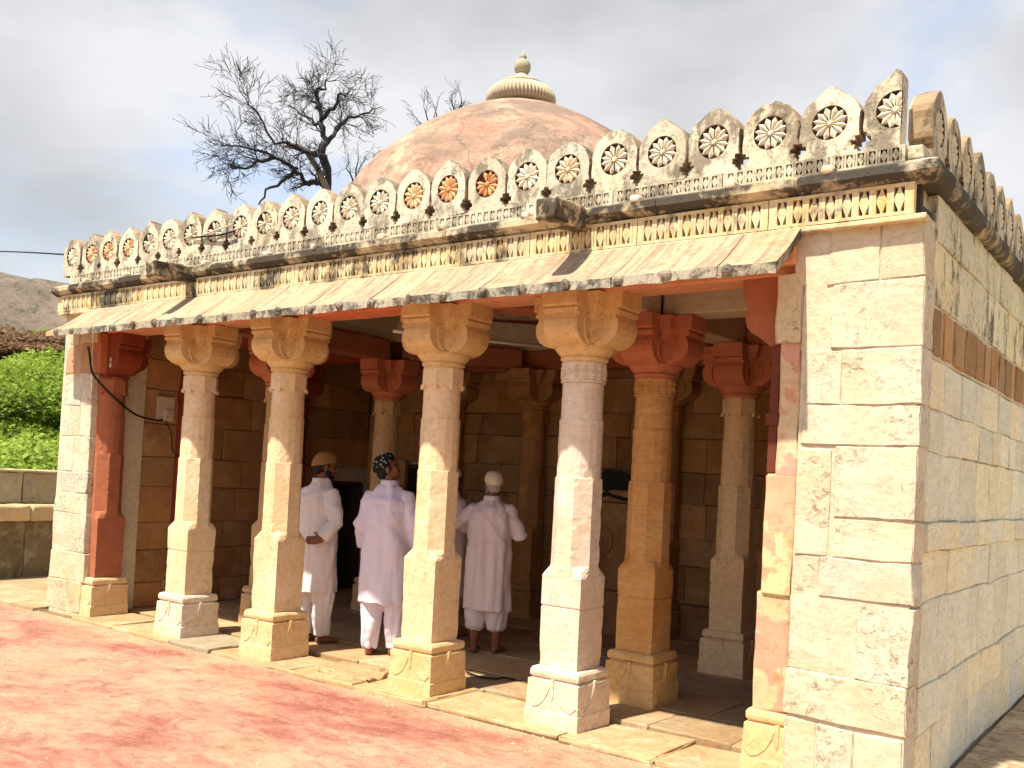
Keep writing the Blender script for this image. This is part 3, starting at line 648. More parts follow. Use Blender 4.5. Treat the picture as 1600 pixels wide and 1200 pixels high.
def pilaster_cap(sg):
    b = MB(); prof = [(.0, 2.40), (.16, 2.402), (.19, 2.43), (.235, 2.462), (.275, 2.485), (.303, 2.52), (.315, 2.56), (.312, 2.60), (.296, 2.632), (.292, 2.645), (.318, 2.655), (.322, 2.675), (.308, 2.685), (.335, 2.70), (.338, 2.80), (0, 2.80)]
    n = len(prof)
    for ang, w in ((0 if sg > 0 else PI, .128), (PI/2, .128)):
        m = Matrix.Rotation(ang, 4, 'Z'); a = [m @ Vector((r, -w, z)) for r, z in prof]; c = [m @ Vector((r, w, z)) for r, z in prof]
        b.add(a+c, [tuple(range(n)), tuple(range(2*n-1, n-1, -1))]+[(i, n+i, n+i+1, i+1) for i in range(n-1)])
    b.box(-.12, .12, -.13, .12, 2.36, 2.79)
    return b.mesh('capital')
SH = [shaft_mesh(1.3, True), shaft_mesh(5.1, False), shaft_mesh(8.2, True, True)]
BS = [base_mesh(2.2), base_mesh(7.9)]; CP = capital_mesh(1); PCL = pilaster_cap(1); PCL.name = 'capital_inward'; PCR = pilaster_cap(-1); PCR.name = 'capital_outward'
def clone(me, mat):
    m = me.copy(); m.materials.clear(); m.materials.append(MT[mat]); return m
cache = {}
def M_(me, mat):
    k = (me.name, mat)
    if k not in cache: cache[k] = clone(me, mat)
    return cache[k]
def column(x, y, shaft, sm, bm, cm, ts=W1, tb=W1, tcp=W1, rot=0, bs=0, name='column', cap=None):
    o = link(name, M_(SH[shaft], sm), None, None, ts); o.parent = pav; o.matrix_parent_inverse = Matrix.Translation(-PO); o.location = (x, y, 0); o.rotation_euler.z = rot*PI/2
    link('column_base', M_(BS[bs], bm), None, o, tb); c = link('capital', M_(cap or CP, cm), None, o, tcp)
    if cap: c.rotation_euler.z = -rot*PI/2
    return o
column(CX[0], CY[0], 0, 'yellow', 'pale', 'capital', (1.0, 1.0, 1.0), (1.0, .97, .94))
column(CX[1], CY[0], 1, 'yellow', 'base_yellow', 'capital', (1.0, .98, .94), W1, W1, 1, 1)
column(CX[2], CY[0], 1, 'yellow', 'base_yellow', 'capital', (1.03, 1.0, .97), (1, .97, .92), W1, 2, 0)
column(CX[3], CY[0], 2, 'pale', 'pale', 'capital', (1.02, 1.0, 1.0), (1.02, .98, .95), (1.04, 1.0, .98), 3, 1)
column(CX[3]+.03, CY[1], 2, 'orange', 'orange', 'redcap', W1, (1.05, 1.15, 1.2), W1, 0, 0)
column(CX[3]+.06, CY[2], 0, 'yellow', 'yellow', 'redcap', (1.05, .98, .88), (1.05, .98, .88), W1, 1, 1)
column(CX[0], CY[1], 0, 'yellow', 'yellow', 'redcap', (.8, .72, .6), (.8, .72, .6), W1, 2, 1)
column(CX[0], CY[2], 1, 'yellow', 'yellow', 'redcap', (.8, .72, .6), (.8, .72, .6), W1, 3, 0)
for y, f in ((CY[0], 0), (CY[1], 1), (CY[2], 1)):
    column(PLX-(.06 if f else 0), y, 1, 'darkred' if f else 'red', 'inner' if f else 'base_yellow', 'darkred', W1, W1, W1, f, f, 'pilaster', PCL)
o = part('pilaster', rbox_mesh('pilaster', -2.035, -1.83, .03, .36, .36, 1.02, r=.012, step=.06, amp=.006, chip=.015, warp=.006), 'pinkpaint', (1.0, .9, .8))
for x0, z0, z1, t in ((-2.01, 1.0, 1.68, (1.05, 1.1, .95)), (-1.955, 1.66, 2.42, (1.0, .95, .95))): link('pilaster_stage', rbox_mesh('pilaster_stage', x0, -1.832, .02, .35, z0, z1, r=.01, step=.06, amp=.006, chip=.015, warp=.006), 'pinkpaint', o, t)
c = link('column_base', M_(BS[0], 'base_yellow'), None, o, (1, .95, .85)); c.location = (PRX, CY[0], 0)
c = link('capital', M_(PCR, 'red'), None, o, W1); c.location = (PRX, CY[0], 0)
front_stone(pier_r, -1.985, -1.835, 2.405, 2.80, .0, 'peel', (1.0, 1.0, .95), d=.1)
front_stone(pier_l, -9.0, -8.86, 2.40, 2.80, .0, 'red', (1.25, 1.2, 1.1), d=.1)
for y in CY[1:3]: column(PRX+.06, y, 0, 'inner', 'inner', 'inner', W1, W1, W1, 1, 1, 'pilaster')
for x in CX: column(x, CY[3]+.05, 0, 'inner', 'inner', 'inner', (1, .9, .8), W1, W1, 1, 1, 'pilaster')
# dark wooden strip left from a door frame on the right pilaster
o = part('door_post', rbox_mesh('door_post', -2.008, -1.957, .03, .12, 1.682, 2.40, r=.006, step=.1, amp=.004), 'woodpost')
link('bracket', rbox_mesh('bracket', -2.022, -1.95, .016, .13, 1.95, 2.02, r=.005, step=.1, amp=.002), 'woodpost', o)

# --- beams and ceiling
def beam(p0, p1, w, z0, z1, mat, name='beam', tint=None):
    a = Vector((*p0, 0)); c = Vector((*p1, 0)); d = c-a; L = d.length
    me = rbox_mesh(name, 0, L, -w/2, w/2, z0, z1, r=.008, step=.15, amp=.005, jit=.004, seed=p0[0]+p1[1], chip=.015)
    me.transform(Matrix.Translation(a) @ Matrix.Rotation(math.atan2(d.y, d.x), 4, 'Z'))
    return part(name, me, mat, tint)
xs = [-8.98]+CX+[-1.86]
for i in range(5):
    beam((xs[i]+(.004 if i else 0), CY[0]), (xs[i+1]-.004, CY[0]), .27, 2.802, 3.03, 'salmon', tint=(1, .62, .5) if i == 2 else None)
for i in (1, 2):
    beam((-9.0, CY[i]), (CX[0]-.13, CY[i]), .25, 2.803, 3.028, 'darkred'); beam((CX[3]+.13, CY[i]), (-1.84, CY[i]), .25, 2.803, 3.028, 'whiteceil' if i == 1 else 'salmon')
for x, m in ((CX[0], 'red'), (CX[3], 'whiteceil')):
    for i in range(3): beam((x, CY[i]+(.137 if i == 0 else .13)), (x, CY[i+1]-.13), .25, 2.804, 3.026, m)
for xa, xb in ((CX[1], CX[0]), (CX[2], CX[3])):
    s = 1 if xb > xa else -1
    beam((xa+s*.13, CY[0]+.16), (xb-s*.16, CY[1]-.02), .24, 2.806, 3.024, 'red'); beam((xb-s*.16, CY[2]+.02), (xa+s*.13, CY[3]-.1), .24, 2.806, 3.024, 'red')
beam((-8.99, CY[3]+.06), (-1.85, CY[3]+.06), .2, 2.803, 3.027, 'red')
oct_ = [(CX[1], CY[0]+.1), (CX[2], CY[0]+.1), (CX[3]-.08, CY[1]), (CX[3]-.08, CY[2]), (CX[2], CY[3]-.02), (CX[1], CY[3]-.02), (CX[0]+.08, CY[2]), (CX[0]+.08, CY[1])]
def around_oct(name, z0, z1, outer, mat):
    """slab with an eight-sided opening; outer is a rectangle"""
    x0, x1, y0, y1 = outer; bm = bmesh.new()
    oc = [bm.verts.new((*p, z0)) for p in oct_]; rc = [bm.verts.new(p+(z0,)) for p in ((x0, y0), (x1, y0), (x1, y1), (x0, y1))]
    for a, c in ((0, 1), (2, 3), (4, 5), (6, 7)):
        i = a//2; bm.faces.new((oc[a], oc[c], rc[(i+1) % 4], rc[i]))
    for i, (a, c) in enumerate(((7, 0), (1, 2), (3, 4), (5, 6))): bm.faces.new((oc[a], oc[c], rc[i]))
    ex = bmesh.ops.extrude_face_region(bm, geom=bm.faces[:])
    for v in [g for g in ex['geom'] if isinstance(g, bmesh.types.BMVert)]: v.co.z = z1
    bmesh.ops.recalc_face_normals(bm, faces=bm.faces[:])
    me = bpy.data.meshes.new(name); bm.to_mesh(me); bm.free(); return part(name, me, mat)
around_oct('ceiling', 3.032, 3.10, (-9.1, -1.80, .04, 4.06), 'whiteceil')
around_oct('roof', 3.105, 3.33, (-9.5, -1.26, .06, 4.3), 'wall')
b = MB(); n8 = 8
inn = [Vector((p[0], p[1], 0)) for p in oct_]; cen = Vector((-5.32, 2.0, 0))
outp = [cen+(p-cen)*1.06 for p in inn]
b.rings([[p+Vector((0, 0, 3.335)) for p in inn], [p+Vector((0, 0, 3.55)) for p in inn], [p+Vector((0, 0, 3.55)) for p in outp], [p+Vector((0, 0, 3.335)) for p in outp], [p+Vector((0, 0, 3.335)) for p in inn]], False)
part('drum', b.mesh('drum'), 'darkred')
b = MB(); n_ = 64
b.rings([[Vector((cen.x+r*math.cos(2*PI*k/n_), min(3.9, max(.2, cen.y+r*math.sin(2*PI*k/n_))), z)) for k in range(n_)] for r, z in ((1.62, 3.555), (2.42, 3.555), (2.42, 3.60), (1.62, 3.60), (1.62, 3.555))], False)
part('sun_block_ring', b.mesh('sun_block_ring'), 'dome')  # hidden ring added to keep sun from leaking in around the dome
# --- dome
prof = [(1.79, 3.33), (1.78, 3.445), (1.745, 3.685), (1.68, 3.877), (1.59, 4.05), (1.50, 4.194), (1.375, 4.348), (1.215, 4.50), (1.03, 4.655), (.80, 4.80), (.56, 4.925), (.38, 5.0), (.25, 5.045), (.08, 5.08), (.0, 5.085)]
rg = []
for r, z in prof:
    ring = []
    for k in range(96):
        a = 2*PI*k/96; p = Vector((r*math.cos(a), r*math.sin(a), z))
        rr = r+0.012*noise.noise(p*1.6)+.005*noise.noise(p*5)
        ring.append(Vector((cen.x+rr*math.cos(a), cen.y+rr*math.sin(a), z+.006*noise.noise(p*2.3))))
    rg.append(ring)
inner = [[Vector((cen.x+max(0, r-.14)*math.cos(2*PI*k/96), cen.y+max(0, r-.14)*math.sin(2*PI*k/96), z-(.0 if r > 1.7 else .12))) for k in range(96)] for r, z in prof if r > .15]
b = MB(); b.rings(inner[::-1]+rg, False); 
dome = part('dome', b.mesh('dome', True), 'dome')
# finial: ribbed disc, collar and pot
b = MB(); rg = []
for r, z, rib in ((.20, 5.055, 0), (.255, 5.06, .3), (.305, 5.085, .8), (.318, 5.13, 1), (.305, 5.18, 1), (.265, 5.225, .8), (.215, 5.25, .3)):
    rg.append([Vector((cen.x+(r+.036*rib*(abs(math.cos(14*PI*2*k/112))-.6))*math.cos(2*PI*k/224), cen.y+(r+.036*rib*(abs(math.cos(14*PI*2*k/112))-.6))*math.sin(2*PI*k/224), z)) for k in range(224)])
b.rings(rg, True); link('finial_disc', b.mesh('finial_disc', True), 'finial', dome)
def lathe(name, pr, n=32):
    b = MB(); b.rings([[Vector((cen.x+r*math.cos(2*PI*k/n), cen.y+r*math.sin(2*PI*k/n), z)) for k in range(n)] for r, z in pr], True); return b.mesh(name, True)
link('finial_collar', lathe('finial_collar', [(.22, 5.245), (.225, 5.262), (.19, 5.285), (.14, 5.31), (.08, 5.33), (.06, 5.365), (.045, 5.38)]), 'finial', dome)
link('finial_pot', lathe('finial_pot', [(.03, 5.375), (.055, 5.385), (.074, 5.415), (.078, 5.45), (.07, 5.485), (.045, 5.51), (.028, 5.52), (.036, 5.53), (.032, 5.55), (.016, 5.575), (.004, 5.60)]), 'finial', dome, (.72, .78, .76))

# --- front wall band behind the lattice, eave
part('lattice_backing', MB().box(XL+.03, XR-.03, 0.012, .30, 3.035, 3.103).box(XL+.03, XR-.03, 0.012, .055, 3.103, 3.33).mesh('lattice_backing'), 'recess')  # dark board paints the shade seen through the lattice slots
eave = empty('eave'); eave.parent = pav; eave.matrix_parent_inverse = Matrix.Translation(-PO)
P_ = 0.3376; ex0, ex1 = -9.03, -1.835; ne = 22; ew = (ex1-ex0)/ne
rnd = random.Random(44)
for i in range(ne):
    a, c = ex0+i*ew+.002, ex0+(i+1)*ew-.002; dz = rnd.uniform(-.003, .003); dy = rnd.uniform(-.008, .008); nn = 6; b = MB()
    yt, zt, yb, zb, th = -.052, 3.034, -.40+dy, 2.77+dz, .058
    top = []; bot = []
    for j in range(7):
        t = j/6; y = yt+(yb-yt)*t; z = zt+(zb-zt)*t-.012*math.sin(PI*t)
        top.append([Vector((a+(c-a)*k/nn, y+(.008*noise.noise(Vector((a+k, 3, i))) if j == 6 else 0), z+.005*noise.noise(Vector(((a+(c-a)*k/nn)*9, y*6, 1))))) for k in range(nn+1)])
        bot.append([Vector((a+(c-a)*k/nn, y+(.008*noise.noise(Vector((a+k, 3, i))) if j == 6 else 0), z-th-(.012*noise.noise(Vector(((a+(c-a)*k/nn)*7, 4, 1))) if j == 6 else 0))) for k in range(nn+1)])
    def grid(rows, mi, flip=False):
        v = [p for r in rows for p in r]; w = len(rows[0])
        b.add(v, [((j*w+k, (j+1)*w+k, (j+1)*w+k+1, j*w+k+1) if not flip else (j*w+k, j*w+k+1, (j+1)*w+k+1, (j+1)*w+k)) for j in range(len(rows)-1) for k in range(w-1)], mi)
    grid(top, 0); grid(bot, 2, True); grid([top[-1], bot[-1]], 1); grid([[r[0] for r in top], [r[0] for r in bot]], 1, True); grid([[r[-1] for r in top], [r[-1] for r in bot]], 1)
    o = link('eave_slab', b.mesh('eave_slab'), ('eave_top', 'eave_edge', 'salmon'), eave, rt_(W1, .1))
    # rounded rib over the joint with a knob at the drip edge
    b = MB(); x = ex0+i*ew+rnd.uniform(-.025, .025)+.04
    pts = [(x, yt+(yb-yt)*t, zt+(zb-zt)*t-.012*math.sin(PI*t)-.004) for t in (0, .25, .5, .75, .97)]
    b.rings([[Vector((p[0]+dx, p[1], p[2]+dzz)) for dx, dzz in ((-.034, -.012), (-.022, .006), (0, .012), (.022, .006), (.034, -.012))] for p in pts], True); b.ball((x, yb-.004, zb-.018), (.036, .026, .034), 10, 6, 1)
    link('eave_rib', b.mesh('eave_rib', False), ('eave_top', 'eave_edge'), eave, rt_(W1, .1))
# soffit return at the left end
b = MB(); b.add([(-9.4, -.02, 2.93), (-9.035, -.02, 2.99), (-9.035, -.33, 2.80), (-9.36, -.30, 2.78), (-9.4, -.02, 2.89), (-9.035, -.02, 2.93), (-9.035, -.33, 2.74), (-9.36, -.30, 2.74)], [(0, 3, 2, 1), (4, 5, 6, 7), (2, 3, 7, 6), (0, 4, 7, 3), (1, 2, 6, 5), (0, 1, 5, 4)])
link('eave_slab', b.mesh('eave_slab'), 'salmon', eave, (1.0, 1.1, 1.15))
# soffit board filling between eave and beam
part('eave_bed', rbox_mesh('eave_bed', -8.97, -1.87, -.045, .07, 2.84, 2.965, r=.01, step=.2, amp=.006), 'salmon')

# --- lattice frieze: rails with turned balusters
def bal_mesh(w, h, d, name):
    """one bay of the pierced band: half posts at both sides and a pointed lozenge between them"""
    b = MB(); pw = w*.20
    for x0, x1 in ((-w/2, -w/2+pw), (w/2-pw, w/2)): b.box(x0, x1, -d, 0, 0, h)
    pr = [(.0, .05), (.12, .09), (.40, .26), (.5, .30), (.60, .26), (.88, .09), (1.0, .05)]
    b.rings([[Vector((-w*k, -d*.9, t*h)), Vector((w*k, -d*.9, t*h)), Vector((w*k, -.004, t*h)), Vector((-w*k, -.004, t*h))] for t, k in pr], True)
    return b.mesh(name)
def lattice(x0, x1, z0, z1, y, n, mat, seed, rail, pitch, tint, d=.05, axis='x', xo=0):
    o = part('lattice_panel', None, None) if False else None
    b = MB(); w = x1-x0
    b.box(x0+.003, x1-.003, y, y+d+.002, z0, z0+rail); b.box(x0+.003, x1-.003, y, y+d+.002, z1-rail, z1)
    st = pitch*.32
    b.box(x0+.003, x0+.003+st, y+.001, y+d, z0+rail, z1-rail); b.box(x1-.003-st, x1-.003, y+.001, y+d, z0+rail, z1-rail)
    o = part('lattice_panel', b.mesh('lattice_panel'), mat, tint)
    k = max(2, round((w-.006-2*st)/pitch)); pw = (w-.006-2*st)/k
    me = BAL[(mat, pitch)]
    for i in range(k):
        kk = random.uniform(.88, 1.04)
        c = link('baluster', me, None, o, tuple(v*kk for v in tint)); c.location = (x0+.003+st+pw*(i+.5), y+d, z0+rail)
    return o
BAL = {}
for mat, pitch, h, d in (('frieze', .088, .165-.036, .045), ('merlon', .056, .092-.024, .035)):
    me = bal_mesh(pitch, h, d, 'baluster'); me.materials.append(MT[mat]); BAL[(mat, pitch)] = me
rnd = random.Random(9); x = XL+.0; edges = [x]
while x < -1.26-.4: x += rnd.uniform(.55, 1.0); edges.append(x)
edges[-1] = -1.255
for a, c in zip(edges, edges[1:]): lattice(a, c, 3.035, 3.20, -.062, 0, 'frieze', 1, .018, .088, rt_(W1, .10), .045)
edges = [XL+.05]; x = edges[0]
while x < -1.31-.35: x += rnd.uniform(.5, .8); edges.append(x)
edges[-1] = -1.32
for a, c in zip(edges, edges[1:]): lattice(a, c, 3.326, 3.418, -.012, 0, 'merlon', 1, .012, .056, rt_((.92, .9, .86), .14), .035)
# ledge under the lattice
part('string_course', rbox_mesh('string_course', XL-.05, XR+.012, -.062, .03, 3.002, 3.033, r=.006, step=.1, amp=.005, freq=4), 'frieze')
# left end return of the frieze
part('corner_block', rbox_mesh('corner_block', XL-.09, XL-.005, -.05, .3, 3.036, 3.2, r=.008, step=.05, amp=.006), 'frieze')

# --- cornice stones
corn = empty('cornice'); corn.parent = pav; corn.matrix_parent_inverse = Matrix.Translation(-PO)
cp = [(.04, 3.203), (-.03, 3.203), (-.05, 3.212), (-.078, 3.228), (-.098, 3.24), (-.108, 3.246), (-.110, 3.288), (-.10, 3.294), (-.05, 3.314), (.04, 3.324)]
def cornice_stone(a, c, side=False, miter=None):
    b = MB(); n = max(2, int((c-a)/.08)); rg = []
    for i in range(n+1):
        s = a+(c-a)*i/n; ring = []
        for (y, z) in cp:
            w = .006*noise.noise(Vector((s*6, y*9, z*9+(5 if side else 0))))+(-.012*max(0, noise.noise(Vector((s*5, 7, 1 if side else 2)))) if y < -.09 else 0)
            ss = s
            if miter == 'end' and i == n: ss = s-(y if y > -.05 else -.05+(y+.05)*.45)
            if miter == 'start' and i == 0: ss = s + y
            ring.append(Vector((ss, y-w*.7, z+w*.5)) if not side else Vector((XR-(y if y > -.05 else -.05+(y+.05)*.45)+w*.7, ss, z+w*.5)))
        rg.append(ring if not side else ring)
    b.rings(rg, True); me = b.mesh('cornice_stone')
    bmx = bmesh.new(); bmx.from_mesh(me); bmesh.ops.recalc_face_normals(bmx, faces=bmx.faces[:]); bmx.to_mesh(me); bmx.free()
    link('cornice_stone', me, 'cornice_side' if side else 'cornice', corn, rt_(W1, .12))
x = XL-.15; ed = [x]
while x < XR-.5: x += rnd.uniform(.7, 1.2); ed.append(x)
ed[-1] = XR
for i, (a, c) in enumerate(zip(ed, ed[1:])): cornice_stone(a+.002, c-(.002 if i < len(ed)-2 else 0), False, 'end' if i == len(ed)-2 else None)
y = 0.0; ed = [y]
while y < YB-.4: y += rnd.uniform(.7, 1.2); ed.append(y)
ed[-1] = YB+.1
for i, (a, c) in enumerate(zip(ed, ed[1:])): cornice_stone(a+(.002 if i else 0), c-.002, True, 'start' if i == 0 else None)
# little knobs along the cornice lip
x = XL+.5
while x < XR-.3:
    me = rbox_mesh('cornice_knob', x-.035, x+.035, -.118, -.04, 3.285, 3.335, r=.018, step=.03, amp=.01, freq=12); link('cornice_knob', me, 'merlon', corn, rt_((1.05, 1, .95), .1)); x += rnd.uniform(.55, .85)
# inner parapet kerb
part('parapet_kerb', MB().box(XL+.06, XR-.16, .03, .13, 3.331, 3.416).box(XR-.16, XR-.04, .03, YB, 3.331, 3.416).box(XL+.06, XL+.16, .14, YB, 3.331, 3.416).box(XL+.17, XR-.17, YB-.12, YB, 3.331, 3.416).mesh('parapet_kerb'), 'merlon')

# --- merlons
def outline():
    h = [(.164, 0), (.164, .020), (.145, .020), (.145, .042), (.124, .042), (.124, .074), (.145, .074), (.145, .096), (.164, .098), (.165, .13), (.166, .20), (.165, .238), (.152, .274), (.132, .306), (.101, .335), (.070, .359), (.042, .376), (.024, .388), (.018, .394)]
    return h+[(0, .405)]+[(-x, z) for x, z in h[::-1]]
def merlon_mesh(seed, cut=None):
    rnd = random.Random(seed); tip = rnd.choice((.40, .385, .405, .372, .41)); br = rnd.uniform(-.06, .06)
    ol = [(x+rnd.uniform(-.005, .005), min(tip+x*br+rnd.uniform(-.004, .004), max(0, z+rnd.uniform(-.005, .005))) if z else 0) for x, z in outline()]
    T = .125; CZ = .192; NR = 36; Rr = .098
    bm = bmesh.new()
    f0 = [bm.verts.new((x*.972, 0, z*.985 if z > .1 else z)) for x, z in ol]
    f1 = [bm.verts.new((x, .012, z)) for x, z in ol]; f2 = [bm.verts.new((x, T-.012, z)) for x, z in ol]; f3 = [bm.verts.new((x*.96, T, z*.98 if z > .1 else z)) for x, z in ol]
    n = len(ol)
    side = []
    for a, c in ((f0, f1), (f1, f2), (f2, f3)):
        for i in range(n):
            j = (i+1) % n
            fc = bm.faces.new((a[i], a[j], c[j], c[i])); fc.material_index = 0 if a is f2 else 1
    bm.faces.new(f3)
    ci = [bm.verts.new((Rr*math.cos(2*PI*k/NR), 0, CZ+Rr*math.sin(2*PI*k/NR))) for k in range(NR)]
    cb = [bm.verts.new((Rr*.97*math.cos(2*PI*k/NR), .030, CZ+Rr*.97*math.sin(2*PI*k/NR))) for k in range(NR)]
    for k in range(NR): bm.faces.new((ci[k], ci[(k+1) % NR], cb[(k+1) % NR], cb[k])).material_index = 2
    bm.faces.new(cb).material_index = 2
    ed = [bm.edges.get((f0[i], f0[(i+1) % n])) for i in range(n)]+[bm.edges.get((ci[k], ci[(k+1) % NR])) for k in range(NR)]
    bmesh.ops.triangle_fill(bm, use_beauty=True, use_dissolve=False, edges=ed)
    if cut is not None:
        g = bm.verts[:]+bm.edges[:]+bm.faces[:]
        bmesh.ops.bisect_plane(bm, geom=g, plane_co=(cut, 0, 0), plane_no=(1, 0, 0), clear_outer=True)
        bmesh.ops.holes_fill(bm, edges=[e for e in bm.edges if e.is_boundary])
    bmesh.ops.recalc_face_normals(bm, faces=bm.faces[:])
    me = bpy.data.meshes.new('merlon'); bm.to_mesh(me); bm.free()
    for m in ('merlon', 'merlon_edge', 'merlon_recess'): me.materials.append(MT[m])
    return me
def rosette_mesh(cut=None, lost=(), wear=0.0):
    bm = bmesh.new(); CZ = .192
    def P(r, a, y): return (r*math.cos(a), y, CZ+r*math.sin(a))
    for k in range(12):
        if k in lost: continue
        a = 2*PI*(k+.5+wear*math.sin(k*5.1))/12; h = PI/12*(.98-wear*(k % 3)*.5)
        vi = bm.verts.new(P(.016, a, .006)); vl = bm.verts.new(P(.072, a-h, .010)); vr = bm.verts.new(P(.072, a+h, .010)); vt = bm.verts.new(P(.0965, a, .004)); vm = bm.verts.new(P(.064, a, -.002))
        bl = bm.verts.new(P(.072, a-h, .030)); br = bm.verts.new(P(.072, a+h, .030)); bt = bm.verts.new(P(.0965, a, .030)); bi = bm.verts.new(P(.016, a, .030))
        for f in ((vi, vl, vm), (vl, vt, vm), (vt, vr, vm), (vr, vi, vm), (vl, bl, bt, vt), (vt, bt, br, vr), (vi, bi, bl, vl), (vr, br, bi, vi)): bm.faces.new(f)
    c0 = [bm.verts.new(P(.02, 2*PI*k/12, .012)) for k in range(12)]; c1 = [bm.verts.new(P(.012, 2*PI*k/12, -.003)) for k in range(12)]
    for k in range(12): bm.faces.new((c0[k], c0[(k+1) % 12], c1[(k+1) % 12], c1[k]))
    bm.faces.new(c1)
    if cut is not None: bmesh.ops.bisect_plane(bm, geom=bm.verts[:]+bm.edges[:]+bm.faces[:], plane_co=(cut, 0, 0), plane_no=(1, 0, 0), clear_outer=True)
    bmesh.ops.recalc_face_normals(bm, faces=bm.faces[:])
    me = bpy.data.meshes.new('rosette'); bm.to_mesh(me); bm.free(); me.materials.append(MT['rosette']); return me
MM = [merlon_mesh(s) for s in range(1, 11)]; MMc = merlon_mesh(5, .03); RS = rosette_mesh(); RSV = [RS, rosette_mesh(None, (), .12), rosette_mesh(None, (4,), .18), rosette_mesh(None, (), .08), rosette_mesh(None, (), .2)]; RSc = rosette_mesh(.03)
rnd = random.Random(77)
MS = .3376; MX0 = -1.725
for i in range(-1, 24):
    cutm = i == -1
    o = part('merlon', MMc if cutm else MM[rnd.randrange(10)], None, rt_((.98, .97, .94), .13))
    o.location = (MX0-i*MS+rnd.uniform(-.006, .006)+(-.0 if not cutm else .0), -.005+rnd.uniform(-.008, .008), 3.419); o.scale = (rnd.uniform(.98, 1.01), 1, rnd.uniform(.97, 1.03)); o.rotation_euler = (rnd.uniform(-.02, .03), rnd.uniform(-.02, .02), rnd.uniform(-.03, .03))
    tint = rt_((1, .98, .95), .08)
    if i in (5, 7, 8, 9): tint = ((1, .86, .75), 0, (1.0, .58, .36), (1.0, .72, .5))[(5, 7, 8, 9).index(i)] or tint
    if i == 7: tint = (1.0, .55, .32)
    if i in (20, 21, 22): tint = (1.0, .72, .55)
    if i in (3, 7, 11): o.color = (.82, .82, .80, 1)
    link('rosette', RSc if cutm else RSV[rnd.randrange(5)], None, o, tint)
for i in range(11):
    o = part('merlon', MM[rnd.randrange(10)], None, rt_((.86, .84, .76), .14))
    o.location = (XR-.03, .36+i*.3795, 3.405); o.rotation_euler = (0, 0, PI/2+rnd.uniform(-.03, .03)); o.scale = (1.08, 1, rnd.uniform(.98, 1.05))
    link('rosette', RSV[rnd.randrange(5)], None, o, rt_((.9, .88, .8), .1))
for i in range(11):
    o = part('merlon', MM[rnd.randrange(10)], None, rt_((.95, .93, .88), .12)); o.location = (XL+.05, .36+i*.3795, 3.418); o.rotation_euler = (0, 0, -PI/2)
    link('rosette', RSV[rnd.randrange(5)], None, o, W1)
# parapet edge course on the right side
part('parapet_course', rbox_mesh('parapet_course', XR-.10, XR-.02, -.02, YB, 3.328, 3.402, r=.01, step=.1, amp=.008), 'merlon', (.9, .88, .78))

# --- drain spouts
def spout(x, tint):
    me = rbox_mesh('drain_spout', -.078, .078, -.40, .06, -.07, .07, r=.014, step=.04, amp=.012, freq=8, seed=x, chip=.02)
    o = part('drain_spout', me, 'cornice', tint); o.location = (x, -.06, 3.235); o.rotation_euler = (.06, 0, rnd.uniform(-.05, .05))
    b = MB(); b.rings([[Vector((.024*math.cos(2*PI*k/12), -.404, .005+.028*math.sin(2*PI*k/12))) for k in range(12)], [Vector((.022*math.cos(2*PI*k/12), -.38, .005+.026*math.sin(2*PI*k/12))) for k in range(12)]], True)
    link('spout_hole', b.mesh('spout_hole'), 'recess', o)  # dark disc painted as the shade in the spout mouth
spout(-3.27, (1.2, 1.1, 1.0)); spout(-7.35, (.85, .8, .72))

# ------------------------------------------------------------------ boundary wall on the left
bw = empty('boundary_wall', (-12.2, 1, 0)); tag(bw, 'low grey plastered boundary wall with a projecting ledge left of the pavilion', 'wall')
BO = bw.location.copy()
def bpart(name, me, mat, t=W1):
    o = link(name, me, mat, None, t); o.parent = bw; o.matrix_parent_inverse = Matrix.Translation(-BO); return o
for i, (a, c) in enumerate(((-6.2, -4.6), (-4.6, -2.9), (-2.9, -1.2), (-1.2, 0.0), (0.0, .93), (.93, 2.6), (2.6, 4.4), (4.4, 6.2))):
    bpart('wall_panel', rbox_mesh('wall_panel', -12.32, -12.06, a+.004, c-.004, .92, 1.31, r=.012, step=.12, amp=.01, seed=i), 'bwall', rt_(W1, .1))
    bpart('coping_stone', rbox_mesh('coping_stone', -12.35, -12.035, a+.006, c-.006, 1.312, 1.345, r=.01, step=.08, amp=.012, seed=i, chip=.03), 'bwall', (1.25, 1.2, 1.1))
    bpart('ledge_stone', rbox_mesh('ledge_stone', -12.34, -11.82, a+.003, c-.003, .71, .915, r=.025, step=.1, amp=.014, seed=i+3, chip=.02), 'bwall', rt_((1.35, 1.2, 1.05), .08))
    bpart('lower_panel', rbox_mesh('lower_panel', -12.32, -11.93, a+.002, c-.002, -.03, .705, r=.012, step=.12, amp=.014, seed=i+6), 'bdark', rt_(W1, .2))

